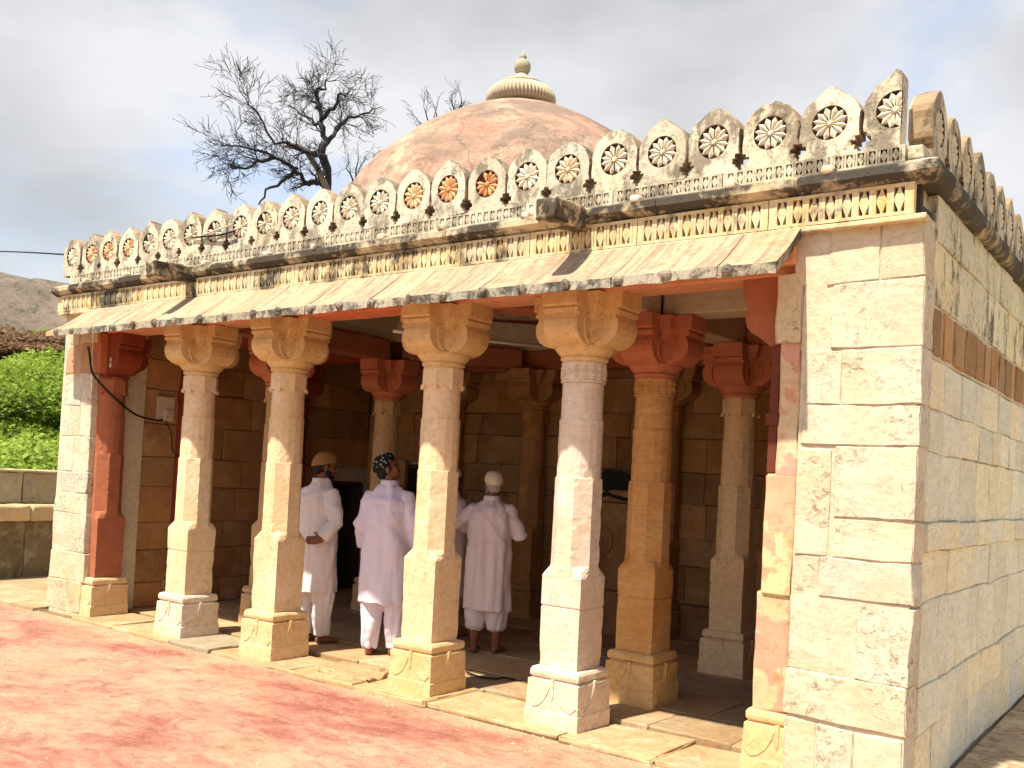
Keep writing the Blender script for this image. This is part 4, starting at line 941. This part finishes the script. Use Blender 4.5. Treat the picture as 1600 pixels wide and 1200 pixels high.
# ------------------------------------------------------------------ vegetation
def leaf_cloud(n, fn, smin, smax, seed):
    rnd = random.Random(seed); V = []; F = []
    for i in range(n):
        c = fn(rnd); s = rnd.uniform(smin, smax); e = Euler((rnd.uniform(-.9, .9), rnd.uniform(-.9, .9), rnd.uniform(0, 6.28))).to_matrix()
        k = len(V)
        for p in ((-.5, 0, 0), (0, -.32, .06), (.55, 0, 0), (0, .32, .06)): V.append(c+e @ (Vector(p)*s))
        F.append((k, k+1, k+2, k+3))
    return V, F
def bush(name, loc, r, h, n, mat, label, cat, group, seed, lmin=.10, lmax=.22):
    o = empty(name, loc); tag(o, label, cat, group); rnd = random.Random(seed)
    lobes = [(Vector((rnd.uniform(-.6, .6)*r, rnd.uniform(-.6, .6)*r, h*rnd.uniform(.3, .72))), r*rnd.uniform(.3, .55), h*rnd.uniform(.2, .34)) for _ in range(9)]
    def fn(q):
        c, lr, lh = lobes[q.randrange(len(lobes))]
        d = Vector((q.gauss(0, 1), q.gauss(0, 1), q.gauss(0, 1))).normalized()*q.random()**.35
        p = c+Vector((d.x*lr, d.y*lr, d.z*lh)); p.z = max(.03, p.z); return p
    V, F = leaf_cloud(n, fn, lmin, lmax, seed)
    me = bpy.data.meshes.new('foliage'); me.from_pydata(V, [], F); link('foliage', me, mat, o)
    b = MB()
    for c, lr, lh in lobes: b.tube([(0, 0, -.1), tuple(c*.5), tuple(c)], [.035, .022, .008], 5)
    link('stems', b.mesh('stems'), 'bark', o); return o
def ray_pt(u, v, dist):
    d = fw+rt2*(u-781.45)/1490.4-up2*(v-701.75)/1490.4
    h = math.hypot(d.x, d.y); return Vector((0, -5.1489, 1.6))+d*(dist/h)
spots = [(-28, 16.5, 1.7, .9), (10, 17.5, 1.5, 1.0), (45, 16.8, 1.4, .85), (80, 17.8, 1.6, 1.15), (112, 18, 1.7, 1.1), (-8, 22, 2.0, 1.5), (34, 24, 1.9, 1.3), (84, 22.5, 2.0, 1.5), (20, 30, 2.2, .9), (72, 40, 2.6, 1.0), (30, 43, 2.4, 1.0), (100, 46, 2.6, 1.1), (0, 57, 3.6, 1.2), (58, 60, 3.6, 1.2), (105, 62, 4.0, 1.8), (-30, 40, 4, 1.8)]
where = ['nearest the corner of the wall', 'right behind the boundary wall', 'close behind the boundary wall', 'beside the pavilion corner', 'hidden partly by the left pier', 'in the second row at the left edge', 'in the second row of the green field', 'second row bush next to the left pier', 'low on the slope at left', 'mid slope bush beside the left pier', 'mid slope bush over the bare earth', 'mid slope bush behind the pier', 'upper slope bush at the left edge', 'upper slope bush below the brown scrub', 'tall dark bush below the eave end', 'broad bush beyond the left edge']
for i, (u, d, r, h) in enumerate(spots):
    p = ray_pt(u, 700, d); p.z = theight(p.x, p.y)
    bush('leafy_bush', p, r, h*1.25, 3300 if d < 30 else 2400, 'leaf' if i % 3 else 'leaf_dark', 'bright green leafy bush '+where[i] if i != 14 else 'tall dark green bush below the end of the eave', 'bush', 'green bushes on the slope', 100+i, .06 if d < 30 else .12, .21 if d < 30 else .30)
for i, (u, d, r, h) in enumerate([(10, 95, 9, 2.6), (45, 100, 8, 3.0), (78, 92, 7, 2.4), (-20, 105, 9, 3), (105, 105, 9, 3.2)]):
    p = ray_pt(u, 600, d); p.z = theight(p.x, p.y)
    bush('dry_scrub', p, r, h, 5200, 'scrub' if i != 4 else 'leaf_dark', ['dry brown scrub at the left edge of the slope', 'tall dry brown scrub in the middle of the slope', 'low brown scrub beside the pavilion eave', 'brown scrub beyond the left edge of the hill', 'grey green scrub behind the pavilion corner'][i], 'shrub', 'dry scrub below the hill', 140+i, .25, .6)
def gfn(q):
    while True:
        d = 16+q.random()**1.4*58; u = q.uniform(-120, 240); p = ray_pt(u, 700, d)
        if noise.noise(Vector((p.x*.16, p.y*.16, 4))) > -.02: break
    p.z = theight(p.x, p.y)+q.uniform(.02, .32); return p
V, F = leaf_cloud(22000, gfn, .12, .30, 5)
me = bpy.data.meshes.new('ground_cover'); me.from_pydata(V, [], F); gc = link('ground_cover', me, 'leaf', kind='stuff'); tag(gc, 'low green creeping plants covering the slope behind the wall', 'ground cover')

# bare trees
def bare_tree(name, base, limbs, label, seed, twig_len=.5, depth=4, sc=1.0):
    rnd = random.Random(seed); o = empty(name, base); tag(o, label, 'tree', 'bare trees behind the pavilion'); B = Vector(base); T = MB(); C = MB()
    def grow(p, d, L, r, lev):
        n = 4; pts = [p]; rr = [r]; dd = d.copy()
        for i in range(n):
            dd = (dd+Vector((rnd.gauss(0, .2), rnd.gauss(0, .2), rnd.gauss(.02, .17)))).normalized(); p = p+dd*(L/n); pts.append(p); rr.append(max(.0032*sc, r*(1-.78*(i+1)/n)))
        C.tube(pts, rr, 4 if lev > 1 else 5, cap=False)
        if lev <= 0: return
        for i in range(1, n+1):
            for _ in range(2 if rnd.random() < .25 else 1):
                ax = Vector((rnd.gauss(0, 1), rnd.gauss(0, 1), rnd.gauss(0, 1))).normalized()
                nd = (Matrix.Rotation(rnd.uniform(.45, 1.05)*rnd.choice((-1, 1)), 3, ax) @ dd).normalized()
                grow(pts[i], nd, L*rnd.uniform(.5, .8), rr[i]*.75, lev-1)
    for pts, r0, r1, lev, every in limbs:
        P = [Vector(p)-B for p in pts]; fine = []
        for a, c in zip(P, P[1:]):
            for t in (0, .34, .67): fine.append(a.lerp(c, t)+Vector((rnd.gauss(0, .025), rnd.gauss(0, .04), rnd.gauss(0, .025)))*sc)
        fine.append(P[-1]); n = len(fine)
        T.tube(fine, [r0+(r1-r0)*i/(n-1) for i in range(n)], 8)
        if lev < 0: continue
        for i in range(2, n):
            if rnd.random() > every*.8: continue
            dd = (fine[i]-fine[i-1]).normalized()
            for _ in range(2):
                ax = Vector((rnd.gauss(0, 1), rnd.gauss(0, 1), rnd.gauss(0, 1))).normalized()
                nd = (Matrix.Rotation(rnd.uniform(.5, 1.2), 3, ax) @ dd + Vector((0, 0, .12))).normalized()
                grow(fine[i], nd, twig_len*rnd.uniform(.5, 1.2), max(.006*sc, (r0+(r1-r0)*i/(n-1))*.36), lev)
    link('trunk', T.mesh('trunk', True), 'bark', o); link('crown', C.mesh('crown', True), 'bark', o); return o
D = 17.0
def tp(u, v, dd=0.0): return tuple(ray_pt(u, v+max(0, 300-v)*.11, D+dd))
tb = ray_pt(516, 400, D); base = (tb.x, tb.y, theight(tb.x, tb.y)-.05)
limbs = [([base, tp(516, 380), tp(513, 300), tp(509, 240), tp(508, 215)], .10, .065, -1, 0),
         ([tp(508, 218), tp(507, 190), tp(500, 150), tp(495, 130), tp(506, 118), tp(514, 106)], .055, .010, 2, .8),
         ([tp(509, 212), tp(525, 190, .4), tp(545, 172, .7), tp(575, 160, 1.0), tp(596, 150, 1.3)], .045, .008, 2, .8),
         ([tp(509, 240), tp(490, 232, -.5), tp(465, 222, -.8), tp(430, 212, -1.0), tp(400, 165, -1.1), tp(374, 122, -1.2)], .042, .007, 2, .65),
         ([tp(508, 285), tp(492, 284, -.2), tp(477, 285, -.4), tp(462, 262, -.6), tp(430, 238, -.8), tp(395, 225, -1.1), tp(345, 218, -1.4)], .055, .010, 2, .8),
         ([tp(507, 190), tp(495, 178, .5), tp(470, 165, .8), tp(450, 148, 1.0)], .036, .007, 2, .75),
         ([tp(505, 175), tp(522, 150, -.5), tp(535, 125, -.8), tp(543, 128, -1)], .045, .008, 2, .7),
         ([tp(462, 262, -.6), tp(440, 280, -.5), tp(418, 300, -.3), tp(404, 320, -.2)], .035, .012, 1, .4),
         ([tp(430, 238, -.8), tp(400, 250, -.9), tp(370, 258, -1.1), tp(350, 250, -1.2)], .035, .008, 2, .6),
         ([tp(500, 150), tp(482, 132, .3), tp(474, 122, .5)], .035, .007, 2, .7)]
bare_tree('bare_tree', base, limbs, 'large leafless dark tree rising behind the parapet left of the dome', 3, .40)
o = bpy.data.objects['bare_tree']
b = MB(); b.tube([Vector(tp(514, 303, -.3))-Vector(base), Vector(tp(498, 262, -.4))-Vector(base), Vector(tp(480, 230, -.6))-Vector(base), Vector(tp(462, 216, -.8))-Vector(base), Vector(tp(440, 222, -.9))-Vector(base)], [.06, .055, .045, .035, .02], 8)
link('dead_limb', b.mesh('dead_limb', True), 'palebark', o)
D = 21.0
for (u, tops, lab, sd) in ((685, [(680, 160), (650, 170), (662, 150), (678, 148), (640, 195)], 'bare tree crown showing behind the left slope of the dome', 11), (712, [(705, 135), (720, 130), (728, 140), (702, 150)], 'small bare tree top just left of the finial', 12), (552, [(560, 235), (572, 240), (545, 250), (585, 235)], 'short bare twigs between the big tree and the dome', 13)):
    D += 1.2; p = ray_pt(u, 500, D); bs = (p.x, p.y, theight(p.x, p.y)-.05)
    fork = tp(u-4, (tops[0][1]+75))
    lm = [([bs, tp(u, 480), fork], .10, .055, -1, 0)]
    for k, (a, c) in enumerate(tops): lm.append(([fork, tp((u-4+a)/2+random.uniform(-6, 6), (tops[0][1]+75+c)/2, random.uniform(-.4, .4)), tp(a, c, random.uniform(-.6, .6))], .04, .008, 1, .85))
    bare_tree('bare_tree', bs, lm, lab, sd, .34)

# ------------------------------------------------------------------ people
def remesh(mb, voxel, smooth_it, name):
    me = mb.mesh(name); o = bpy.data.objects.new('tmp', me); COL.objects.link(o)
    m = o.modifiers.new('r', 'REMESH'); m.mode = 'VOXEL'; m.voxel_size = voxel; m.use_smooth_shade = True
    if smooth_it: s = o.modifiers.new('s', 'SMOOTH'); s.factor = .5; s.iterations = smooth_it
    dg = bpy.context.evaluated_depsgraph_get(); res = bpy.data.meshes.new_from_object(o.evaluated_get(dg)); res.name = name
    bpy.data.objects.remove(o); bpy.data.meshes.remove(me)
    res.polygons.foreach_set('use_smooth', [True]*len(res.polygons)); res.materials.clear(); return res
def ering(cx, cy, z, rx, ry, n=28, flat_=2.3):
    out = []
    for k in range(n):
        t = 2*PI*k/n; c, s = math.cos(t), math.sin(t)
        out.append(Vector((cx+rx*math.copysign(abs(c)**(2/flat_), c), cy+ry*math.copysign(abs(s)**(2/flat_), s), z)))
    return out
def hand(b, wrist, d, nrm, side, curl=.5, s=1.0):
    """palm with five unequal bent fingers; d: pointing direction, nrm: palm normal"""
    w = Vector(wrist); d = Vector(d).normalized(); nrm = Vector(nrm); nrm = (nrm-d*nrm.dot(d)).normalized(); x = d.cross(nrm)*side
    b.tube([w-d*.02, w+d*.03*s, w+d*.085*s], [(.026*s, .018*s), (.038*s, .016*s), (.042*s, .014*s)], 12)
    for off, L in ((-.032, .062), (-.011, .074), (.010, .078), (.031, .070)):
        p = w+d*.082*s+x*off*s; q = p+(d*math.cos(curl*.4)+nrm*math.sin(curl*.4))*L*.5*s; r = q+(d*math.cos(curl*1.2)+nrm*math.sin(curl*1.2))*L*.5*s
        b.tube([p-d*.012, p, q, r], [.009*s, .0095*s, .0088*s, .007*s], 8)
    p = w+d*.025*s+x*.034*s; q = p+(d*.6+x*.75+nrm*.2).normalized()*.035*s; r = q+(d*.9+x*.25+nrm*.3).normalized()*.032*s
    b.tube([p-x*.01, p, q, r], [.012*s, .012*s, .0105*s, .008*s], 8)
def person(loc, facing, H, arms, head, kurta, trouser, hem, leg_end, label, cap, stance=.10, beard=None, girth=1.0, hand_curl=.5, seed=1, hands=True, feet_dir=None):
    """facing: bearing the body faces (0 = +Y, positive clockwise). arms: {side: [shoulder, elbow, wrist]} in body space (x right, y forward)"""
    s = H/1.72; root = empty('person', loc); root.rotation_euler.z = -facing; tag(root, label, 'person', 'men standing between the columns')
    B = MB()
    # torso core, neck
    B.rings([ering(0, 0, .86*s, .15, .10), ering(0, 0, 1.05*s, .145, .10), ering(0, 0, 1.25*s, .15, .095), ering(0, 0, 1.34*s, .125, .075), ering(0, 0, 1.42*s, .06, .055)], True)
    hy, hp = head; top = Vector((0, .02, 1.475*s)); R = Euler((hp, 0, -hy), 'XYZ').to_matrix()
    Rz = Matrix.Rotation(-hy, 3, 'Z') @ Matrix.Rotation(hp, 3, 'X')
    hd = lambda p: top+Rz @ (Vector(p)*s)
    B.tube([(0, -.005, 1.40*s), (0, .0, 1.46*s), tuple(hd((0, .0, .06)))], [.062, .056, .056], 14)
    B.ball(hd((0, .0, .155)), (.076*s, .096*s, .098*s), 18, 12, rot=Rz); B.ball(hd((0, .045, .085)), (.058*s, .058*s, .062*s), 14, 10, rot=Rz)
    B.ball(hd((0, .082, .045)), (.026*s, .022*s, .02*s), 10, 6, rot=Rz)
    B.tube([hd((0, .094, .145)), hd((0, .108, .12)), hd((0, .114, .102)), hd((0, .098, .09))], [.010*s, .013*s, .016*s, .011*s], 8)
    B.ball(hd((0, .098, .068)), (.024*s, .010*s, .007*s), 8, 5, rot=Rz); B.ball(hd((0, .095, .057)), (.02*s, .010*s, .007*s), 8, 5, rot=Rz)
    for q in (-1, 1):
        B.ball(hd((q*.03, .088, .158)), (.024*s, .010*s, .008*s), 8, 5, rot=Rz)
        B.ball(hd((q*.078, -.005, .118)), (.010*s, .022*s, .034*s), 8, 6, rot=Rz); B.ball(hd((q*.042, .07, .105)), (.022*s, .018*s, .02*s), 8, 5, rot=Rz)
    for side, (sh, el, wr, hdir, hn) in arms.items():
        sg = 1 if side == 'r' else -1; sh, el, wr = [Vector(p)*s for p in (sh, el, wr)]
        B.tube([Vector((sh.x*.6, sh.y, sh.z-.03)), sh-Vector((0, 0, .02)), sh.lerp(el, .5), el, el.lerp(wr, .35), wr], [.045, .042, .04, .036, .036, .026], 12)
        if hands: hand(B, wr, hdir, hn, sg, hand_curl, s)
    for q in (-1, 1):
        hx = q*stance*s; fo = .03 if q > 0 else -.02
        B.tube([(q*.085*s, 0, .92*s), (q*.09*s, .0, .70*s), (hx, .01+fo*.5, .48*s), (hx, -.01+fo*.7, .30*s), (hx, -.01+fo, .07*s)], [.088, .076, .056, .052, .036], 14)
        fr = q*.16; fx, fy = math.sin(fr), math.cos(fr)
        P = lambda a, z: (hx+fx*a, fo+fy*a, z)
        B.tube([P(-.062, .036), P(-.045, .038), P(.0, .042), P(.07, .034), P(.13, .024), P(.165, .018)], [(.020, .018), (.034, .031), (.036, .034), (.026, .040), (.018, .044), (.013, .034)], 12)
        for t in range(5): B.ball(P(.17-.012*t*(1 if q > 0 else 1)+.0, .013), (.009, .012, .010), 6, 5)
    body = remesh(B, .0075, 2, 'body'); link('body', body, 'skin', root)
    # long shirt
    K = MB(); g = girth
    K.rings([ering(0, .0, hem*s, .215*g, .165*g), ering(0, .0, (hem+.02)*s, .213*g, .163*g), ering(0, .0, .62*s, .205*g, .158*g), ering(0, 0, .80*s, .198*g, .152*g), ering(0, 0, .95*s, .196*g, .15*g), ering(0, -.005, 1.08*s, .19*g, .142*g), ering(0, -.01, 1.22*s, .198*g, .14*g), ering(0, -.012, 1.32*s, .188*g, .128*g), ering(0, -.008, 1.385*s, .150, .105), ering(0, 0, 1.428*s, .108, .084), ering(0, .003, 1.455*s, .072, .068), ering(0, .005, 1.488*s, .066, .066)], True)
    for side, (sh, el, wr, _, _) in arms.items():
        sh, el, wr = [Vector(p)*s for p in (sh, el, wr)]
        inner = Vector((sh.x*.55, sh.y, sh.z-.01)); e2 = el.lerp(wr, .12); cuff = el.lerp(wr, .86)
        K.tube([inner, sh, sh.lerp(el, .5), el, el.lerp(wr, .4), el.lerp(wr, .75), cuff], [.066, .070, .066, .060, .057, .053, .052], 16)
    kme = remesh(K, .0095, 3, 'kurta')
    # hanging folds and elbow wrinkles
    co = np.empty(len(kme.vertices)*3); kme.vertices.foreach_get('co', co); co = co.reshape(-1, 3); no = np.empty(len(kme.vertices)*3); kme.vertices.foreach_get('normal', no); no = no.reshape(-1, 3)
    for i in range(len(co)):
        x, y, z = co[i]; a = math.atan2(x, y); low = 1-smooth01(.85*s, 1.15*s, z)
        f = noise.noise(Vector((math.sin(a)*2.6+seed, math.cos(a)*2.6, z*1.1)))*(.010+.016*low)
        f += noise.noise(Vector((x*9+seed, y*9, z*4+x*5)))*.013 + noise.noise(Vector((x*6-z*9, y*7, z*14+seed)))*.012*(1-low*.7)
        f += .006*(1-abs(noise.noise(Vector((x*7+z*5, y*7, seed-z*7))))*2)*(1-low)
        # diagonal pull lines across the back and hanging pleats below the waist
        f += .008*max(0, math.sin((x*1.5+z*1.1)*26+noise.noise(Vector((x*5, y*5, z*4+seed)))*7))**3*smooth01(.95*s, 1.1*s, z)*(.35+.65*abs(noise.noise(Vector((x*3, z*3, seed*3)))))
        f += .006*low*math.sin(a*7+noise.noise(Vector((x*2.5, y*2.5, z*1.2+seed)))*6)*abs(noise.noise(Vector((a*1.3, z*.8, seed*2))))*1.6
        co[i] += no[i]*f
    kme.vertices.foreach_set('co', co.ravel()); kme.update()
    ko = link('kurta', kme, kurta, root)
    col = MB(); col.rings([ering(0, .0, 1.455*s, .076, .075, 20), ering(0, .0, 1.496*s, .072, .072, 20), ering(0, .0, 1.499*s, .066, .066, 20), ering(0, .0, 1.46*s, .066, .066, 20)], False); link('collar', col.mesh('collar', True), kurta, ko)
    # loose trousers
    Tm = MB()
    for q in (-1, 1):
        hx = q*stance*s; fo = .03 if q > 0 else -.02
        Tm.tube([(q*.085*s, 0, .90*s), (q*.095*s, .0, .66*s), (hx*1.02, .0+fo*.5, .42*s), (hx*1.02, -.01+fo*.7, .24*s), (hx, -.005+fo, (leg_end+.03)*s), (hx, -.005+fo, leg_end*s)], [.115, .115, .098, .085, .070, .064], 18)
    tme = remesh(Tm, .011, 2, 'trousers')
    for v in tme.vertices:
        p = v.co; a = math.atan2(p.x-math.copysign(stance*s, p.x), p.y); f = noise.noise(Vector((math.sin(a)*1.8+seed, math.cos(a)*1.8+(9 if p.x > 0 else 0), p.z*5+a*1.2)))*.016+noise.noise(Vector((p.x*10, p.y*10, p.z*16+seed)))*.007
        v.co = p+v.normal*f
    link('trousers', tme, trouser, root)
    # hair, cap
    Hh = MB(); Hh.ball(hd((0, -.014, .148)), (.083*s, .094*s, .085*s), 16, 10, rot=Rz); Hh.ball(hd((0, -.055, .095)), (.066*s, .045*s, .045*s), 12, 8, rot=Rz)
    link('hair', remesh(Hh, .008, 1, 'hair'), 'hair' if beard != 'grey' else 'beard', root)
    Cc = MB()
    if cap[1] == 'dome': z0, z1, rr = .150, .262, 1.04
    else: z0, z1, rr = .160, .258, 1.0
    rg = []
    for t in range(7):
        f = t/6; k = rr*math.cos(f*PI/2*.97)**.62
        rg.append([hd((.092*k*math.cos(2*PI*j/28), -.012+.108*k*math.sin(2*PI*j/28), z0+(z1-z0)*math.sin(f*PI/2)+.034*(1-f)*math.sin(2*PI*j/28))) for j in range(28)])
    Cc.rings(rg, True); link('cap', Cc.mesh('cap', True), cap[0], root)
    if beard:
        Bm = MB(); Bm.ball(hd((0, .07, .03)), (.045*s, .038*s, .05*s), 12, 8, rot=Rz)
        for q in (-1, 1): Bm.ball(hd((q*.055, .035, .065)), (.014*s, .035*s, .035*s), 8, 6, rot=Rz)
        link('beard', remesh(Bm, .007, 1, 'beard'), 'beard' if beard == 'grey' else 'hair', root)
    for q in (-1, 1):
        e = MB(); e.ball(hd((q*.03, .088, .145)), .0105*s, 10, 8); link('eye', e.mesh('eye', True), 'hair', root)
    return root
hang = lambda q: ((q*.165, -.01, 1.352), (q*.240, -.02, 1.10), (q*.255, .10, .88), (0, .3, -1), (-q, 0, 0))
# man 1: half behind the second column, forearm across his back
person((-6.46, .80, 0.0), math.radians(4), 1.70, {'l': hang(-1), 'r': ((.168, -.01, 1.352), (.275, -.03, 1.11), (.235, -.155, .955), (-1, -.2, -.12), (0, -1, .1))}, (math.radians(25), math.radians(-6)), 'white', 'white', .47, .075,
       'man in white with an ochre cap beside the second column, hand behind his back', ('cap_orange', 'dome'), beard='black', seed=2.0)
# man 2: centre, hands in pockets, looking up to the right
person((-5.66, .86, 0.0), math.radians(-22), 1.72, {'l': hang(-1), 'r': ((.170, -.01, 1.352), (.262, -.05, 1.12), (.225, .09, .92), (-.2, .6, -1), (-1, 0, 0))}, (math.radians(60), math.radians(20)), 'lavender', 'lavender', .45, .065,
       'man in pale lavender shirt and trousers with a black spotted cap, looking up', ('cap_black', 'round'), girth=1.03, seed=5.0)
# man 3: right of the third column, back turned, hands raised before him
person((-5.16, 1.66, 0.0), math.radians(-20), 1.61, {'l': ((-.168, .0, 1.352), (-.36, .10, 1.22), (-.14, .30, 1.42), (.3, .2, 1), (0, -1, .2)), 'r': ((.168, .0, 1.352), (.285, .03, 1.13), (.20, .25, 1.14), (-.3, 1, .4), (-1, 0, 0))}, (math.radians(-28), math.radians(2)), 'pinkish', 'pinkish', .42, .22,
       'man in pinkish white long shirt and cream skull cap between the third and fourth columns', ('cap_white', 'round'), beard='grey', seed=9.0)
# man 4: almost hidden by the third column
person((-5.97, 2.05, 0.0), math.radians(10), 1.62, {'l': hang(-1), 'r': ((.168, -.01, 1.352), (.27, .02, 1.13), (.2, .22, 1.08), (-.3, 1, .2), (-1, 0, 0))}, (0, 0), 'pinkish', 'pinkish', .42, .1,
       'man in white almost hidden behind the third column, only his sleeve showing', ('cap_white', 'round'), seed=13.0)

# ------------------------------------------------------------------ small things
def cable(name, pts, r, mat, label, cat, sag=0):
    b = MB(); P = [Vector(p) for p in pts]; o0 = P[0]; fine = []
    n = len(P)
    for i in range(n-1):                                   # Catmull-Rom through the points
        p0, p1, p2, p3 = P[max(0, i-1)], P[i], P[i+1], P[min(n-1, i+2)]
        for k in range(6):
            t = k/6; fine.append(.5*((2*p1)+(p2-p0)*t+(2*p0-5*p1+4*p2-p3)*t*t+(3*p1-p0-3*p2+p3)*t**3))
    fine.append(P[-1]); b.tube([p-o0 for p in fine], r, 6)
    o = link(name, b.mesh(name, True), mat); o.location = o0; tag(o, label, cat); return o
cable('overhead_wire', [tuple(ray_pt(-160, 393, 30)), tuple(ray_pt(-20, 392.5, 16)), (-9.62, .06, 3.66)], .009, 'black', 'thin overhead wire running from the left edge to the parapet', 'wire')
cable('parapet_wire', [(-7.42, -.03, 3.585), (-7.2, -.035, 3.57), (-7.0, -.04, 3.56), (-6.8, -.035, 3.575)], .009, 'black', 'dark wire tied along two merlons near the left spout', 'wire')
cable('pale_wire', [(-7.42, -.028, 3.57), (-7.15, -.034, 3.60), (-6.95, -.036, 3.62), (-6.85, -.03, 3.64)], .008, 'plastic', 'short pale wire slanting across a merlon near the left spout', 'wire')
cable('black_cable', [(-9.06, -.02, 2.66), (-8.97, -.05, 2.58), (-8.90, -.06, 2.42), (-8.86, -.03, 2.34), (-8.80, .12, 2.18), (-8.86, .42, 2.02), (-8.93, .72, 1.98), (-8.955, .80, 1.99)], .011, 'black', 'black cable drooping from the eave to the switch box', 'cable')
cable('hanging_cable', [(-8.955, .84, 1.985), (-8.96, .92, 1.85), (-8.95, .95, 1.66), (-8.93, 1.05, 1.62), (-8.93, 1.12, 1.72), (-8.93, 1.13, 1.5)], .006, 'black', 'thin black cable looping down below the switch box', 'cable')
sb = empty('switch_box', (-8.99, .84, 2.11)); tag(sb, 'aged white switch board on the inner left wall', 'switch board')
me = rbox_mesh('board', 0, .035, -.105, .105, -.13, .13, r=.005, step=.2, amp=0); link('board', me, 'plastic', sb)
me = rbox_mesh('socket', .036, .06, -.02, .07, -.11, -.01, r=.004, step=.2, amp=0); link('socket', me, 'plastic', sb, None)
for q in (-.02, .02): link('socket_hole', MB().box(.0595, .0615, .02+q*.6-.006, .02+q*.6+.006, -.07+q, -.055+q).mesh('socket_hole'), 'black', sb)
lb = empty('light_bulb', (-8.80, .10, 2.56)); tag(lb, 'white energy saving bulb hanging under the left red bracket', 'bulb')
b = MB(); b.tube([(0, .02, .12), (0, .005, .09), (0, 0, .02)], .004, 6); link('cord', b.mesh('cord'), 'plastic', lb)
b = MB(); b.rings([[Vector((r*math.cos(2*PI*k/12), r*math.sin(2*PI*k/12), z)) for k in range(12)] for r, z in ((.01, .03), (.02, .015), (.026, -.01), (.026, -.04), (.02, -.045))], True); link('holder', b.mesh('holder', True), 'pipe', lb)
b = MB(); b.tube([(.022*math.cos(t*.7), .022*math.sin(t*.7), -.048-.0018*t) for t in range(30)], .0085, 7); link('spiral', b.mesh('spiral', True), 'pipe', lb)
b = MB(); p0 = Vector((-5.40, .52, 2.725)); p1 = Vector((-4.60, 1.55, 2.705)); b.tube([Vector((0, 0, 0)), p1-p0], .016, 8); o = link('white_pipe', b.mesh('white_pipe', True), 'pipe'); o.location = p0; tag(o, 'white pipe running under the ceiling behind the third column', 'pipe')
cable('floor_cord', [(-4.72, .86, .012), (-4.55, .80, .012), (-4.42, .84, .012), (-4.40, .93, .012), (-4.25, .95, .012)], .008, 'black', 'short black cord lying on the floor right of the third column', 'cord')
pp = empty('stone_pulpit', (-5.15, 3.7, 0)); tag(pp, 'carved stone pulpit against the back wall behind the fourth column', 'pulpit')
link('plinth', rbox_mesh('plinth', -.42, .42, -.22, .2, 0, .45, r=.012, step=.2, amp=.005), 'inner', pp); link('panel', rbox_mesh('panel', -.36, .36, -.16, .2, .455, 1.36, r=.012, step=.2, amp=.005), 'inner', pp)
link('top_moulding', rbox_mesh('top_moulding', -.42, .42, -.22, .2, 1.365, 1.5, r=.03, step=.1, amp=.004), 'inner', pp)
b = MB(); b.rings([[Vector((r*math.cos(2*PI*k/24), y, .95+r*math.sin(2*PI*k/24))) for k in range(24)] for r, y in ((.17, -.155), (.17, -.18), (.13, -.182), (.12, -.165), (.05, -.165), (.04, -.185))], True); link('roundel', b.mesh('roundel'), 'inner', pp)
V = []; F = []; nn = 22
for j in range(nn+1):
    for i in range(nn+1):
        u, w = i/nn-.5, j/nn-.5; z = .19*math.exp(-((u-.05)**2+(w)**2)*7)+.035*noise.noise(Vector((u*7, w*7, 2))); e = max(abs(u), abs(w)); z -= max(0, e-.42)*1.6
        V.append((u*.8, w*.46, z))
for j in range(nn):
    for i in range(nn): a = j*(nn+1)+i; F.append((a, a+1, a+nn+2, a+nn+1))
me = bpy.data.meshes.new('cloth_heap'); me.from_pydata(V, [], F); me.polygons.foreach_set('use_smooth', [True]*len(F)); me.update()
o = link('cloth_heap', me, 'darkcloth'); o.location = (-5.15, 3.70, 1.515); m = o.modifiers.new('t', 'SOLIDIFY'); m.thickness = .012; tag(o, 'dark crumpled cloth heaped on top of the stone pulpit', 'cloth')
